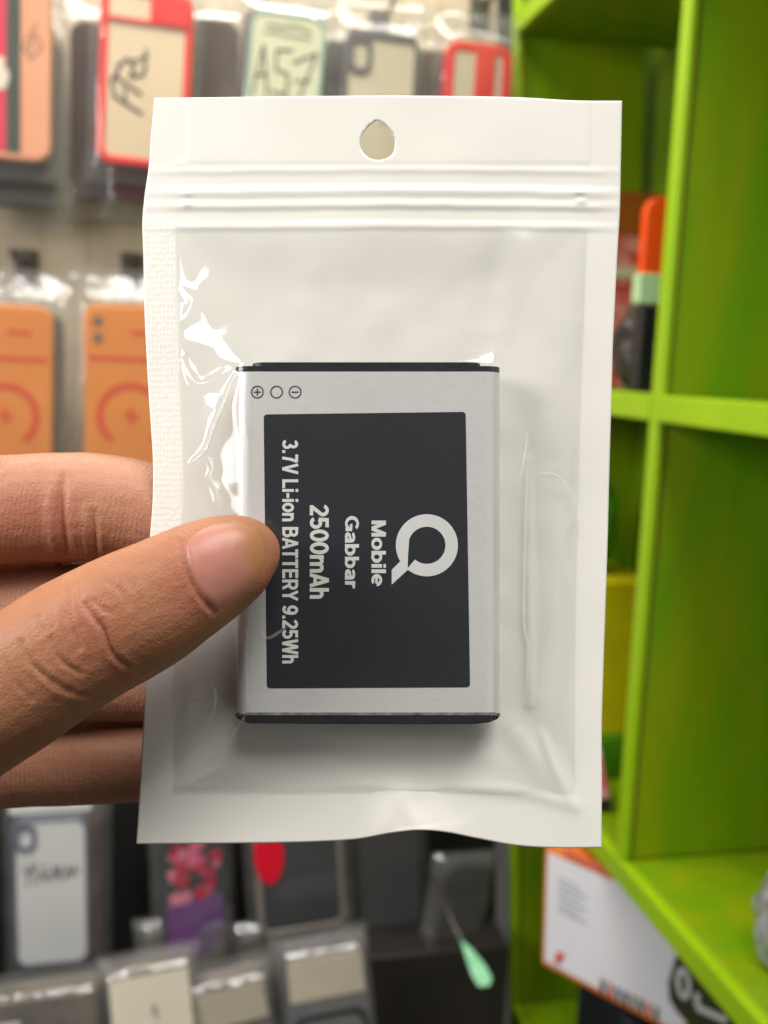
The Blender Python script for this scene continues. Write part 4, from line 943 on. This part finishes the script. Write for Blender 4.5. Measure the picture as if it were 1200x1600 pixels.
def skin_mat():
    m = mat('skin', (.37, .17, .084, 1), .52, (.29, .110, .054, 1), 110, .8, sss=.2, spec=.36)
    nt = m.node_tree; b = nt.nodes['Principled BSDF']
    tc = nt.nodes.new('ShaderNodeTexCoord')
    # fine skin texture
    vo = nt.nodes.new('ShaderNodeTexVoronoi'); vo.inputs['Scale'].default_value = 2300; vo.feature = 'F1'
    n1 = nt.nodes.new('ShaderNodeTexNoise'); n1.inputs['Scale'].default_value = 700; n1.inputs['Detail'].default_value = 5
    # papillary ridges on the pads (attribute 'pad')
    mp = nt.nodes.new('ShaderNodeMapping'); mp.inputs['Rotation'].default_value = (0, 0, math.radians(8))
    wv = nt.nodes.new('ShaderNodeTexWave'); wv.wave_type = 'BANDS'; wv.bands_direction = 'X'; wv.inputs['Scale'].default_value = 330; wv.inputs['Distortion'].default_value = 14
    wv.inputs['Detail'].default_value = 1; wv.inputs['Detail Scale'].default_value = .35
    for nd in (vo, n1): nt.links.new(tc.outputs['Object'], nd.inputs['Vector'])
    nt.links.new(tc.outputs['Object'], mp.inputs[0]); nt.links.new(mp.outputs[0], wv.inputs['Vector'])
    at = nt.nodes.new('ShaderNodeAttribute'); at.attribute_name = 'pad'
    m1 = nt.nodes.new('ShaderNodeMath'); m1.operation = 'MULTIPLY'; nt.links.new(wv.outputs['Fac'], m1.inputs[0]); nt.links.new(at.outputs['Fac'], m1.inputs[1])
    m2 = nt.nodes.new('ShaderNodeMath'); m2.operation = 'MULTIPLY_ADD'; nt.links.new(n1.outputs[0], m2.inputs[0]); m2.inputs[1].default_value = 1.0; nt.links.new(m1.outputs[0], m2.inputs[2])
    m3 = nt.nodes.new('ShaderNodeMath'); m3.operation = 'MULTIPLY_ADD'; nt.links.new(vo.outputs['Distance'], m3.inputs[0]); m3.inputs[1].default_value = .5; nt.links.new(m2.outputs[0], m3.inputs[2])
    bp = nt.nodes.new('ShaderNodeBump'); bp.inputs['Strength'].default_value = .7; bp.inputs['Distance'].default_value = .00018
    nt.links.new(m3.outputs[0], bp.inputs['Height']); nt.links.new(bp.outputs[0], b.inputs['Normal'])
    return m
def skin_tint(nt, name, col, amt):
    b = nt.nodes['Principled BSDF']; src = b.inputs['Base Color'].links[0].from_socket
    an = nt.nodes.new('ShaderNodeAttribute'); an.attribute_name = name; mu = nt.nodes.new('ShaderNodeMath'); mu.operation = 'MULTIPLY'; mu.inputs[1].default_value = amt
    mx = nt.nodes.new('ShaderNodeMixRGB'); nt.links.new(an.outputs['Fac'], mu.inputs[0]); nt.links.new(mu.outputs[0], mx.inputs[0])
    nt.links.new(src, mx.inputs[1]); mx.inputs[2].default_value = col; nt.links.new(mx.outputs[0], b.inputs['Base Color'])
hand = link('hand', hme, None, None, smooth=True)
hme.materials.clear(); hme.materials.append(skin_mat())
skin_tint(hme.materials[0].node_tree, 'palm', (.43, .20, .125, 1), .8)
skin_tint(hme.materials[0].node_tree, 'flush', (.34, .10, .06, 1), .75)
pa = (co[:, 2] < .002) * sstep(0, .5, no[:, 2])
fl = .8 * np.exp(-(((hx - 300) / 55) ** 2 + ((hy - 905) / 75) ** 2)) + .55 * np.exp(-(((hx - 140) / 60) ** 2 + ((hy - 985) / 60) ** 2)) + .6 * np.exp(-(((hx - 405) / 40) ** 2 + ((hy - 900) / 40) ** 2))
fl = np.where(co[:, 2] > .0035, fl, .7 * np.exp(-(((hx - 40) / 60) ** 2 + ((hy - 800) / 40) ** 2)) + .6 * np.exp(-(((hx - 98) / 14) ** 2 + ((hy - 830) / 40) ** 2)))
for nm_, vv in (('palm', pa), ('flush', fl)):
    at = hme.attributes.new(nm_, 'FLOAT', 'POINT'); at.data.foreach_set('value', vv.astype(np.float32))
at = hme.attributes.new('pad', 'FLOAT', 'POINT'); at.data.foreach_set('value', ((co[:, 2] < .002) * sstep(0, .4, no[:, 2]) * .22).astype(np.float32))
hand.matrix_world = BAGM
tag(hand, 'left hand pinching the pouch and battery between thumb and fingers', 'hand')
# thumb nail, laid on the thumb by casting from the lens
bvh = BVHTree.FromPolygons([tuple(c) for c in co2], [tuple(p.vertices) for p in hme.polygons])
NAIL = [(286,850),(300,833),(328,817),(358,809),(386,812),(408,828),(417,852),(416,880),(405,908),(388,930),(366,947),(343,956),(326,945),(311,926),(299,904),(290,876)]
nc = np.array([tuple(p)[:2] for p in catmull([(a, b_, 0) for a, b_ in NAIL + NAIL[:1]], 4)][:-1]); ctr = nc.mean(0)
bm = bmesh.new(); rgs = []; NR = 14
for k in range(1, NR + 1):
    f_ = k / NR; rg = []
    for (x, y) in nc:
        qx, qy = ctr[0] + (x - ctr[0]) * f_, ctr[1] + (y - ctr[1]) * f_
        d_ = Vector(((qx - 600) * S, (800 - qy) * S, -D)).normalized(); hit = bvh.ray_cast(Vector((0, 0, D)), d_)
        lift = .00030 * (1 - max(0, (f_ - .70) / .30) ** 2 * 1.3)
        rg.append(bm.verts.new(hit[0] + Vector((0, 0, 1)) * lift))
    rgs.append(rg)
d_ = Vector(((ctr[0] - 600) * S, (800 - ctr[1]) * S, -D)).normalized(); hit = bvh.ray_cast(Vector((0, 0, D)), d_); c0 = bm.verts.new(hit[0] + Vector((0, 0, .00038)))
m_ = len(nc)
for i in range(m_): bm.faces.new((c0, rgs[0][(i + 1) % m_], rgs[0][i]))
for k in range(NR - 1):
    for i in range(m_): bm.faces.new((rgs[k][i], rgs[k][(i + 1) % m_], rgs[k + 1][(i + 1) % m_], rgs[k + 1][i]))
nail = bm_obj('thumb_nail', bm, None, hand, smooth=True)
def nail_mat():
    m = mat('nail', (.44, .185, .14, 1), .40, (.39, .15, .11, 1), 120, .7, sss=.2, spec=.4, coat=.0, bump=.05, bscale=500, stretch=(3, 1, 1))
    return m
nail.data.materials.clear(); nail.data.materials.append(nail_mat())
nm = nail.data; tipv = []
for v in nm.vertices:
    k = D / (D - v.co.z); x = v.co.x / S * k + 600; y = 800 - v.co.y / S * k
    u_ = ((x - 340) * .89 - (y - 885) * .45); tipv.append(float(sstep(18, 62, np.array(u_))))
at = nm.attributes.new('tip', 'FLOAT', 'POINT'); at.data.foreach_set('value', np.array(tipv, np.float32))
nt = nm.materials[0].node_tree; b_ = nt.nodes['Principled BSDF']; src = b_.inputs['Base Color'].links[0].from_socket
an = nt.nodes.new('ShaderNodeAttribute'); an.attribute_name = 'tip'; mx = nt.nodes.new('ShaderNodeMixRGB')
nt.links.new(an.outputs['Fac'], mx.inputs[0]); nt.links.new(src, mx.inputs[1]); mx.inputs[2].default_value = (.345, .155, .07, 1); nt.links.new(mx.outputs[0], b_.inputs['Base Color'])
ms = nail.modifiers.new('s', 'SMOOTH'); ms.factor = .5; ms.iterations = 4
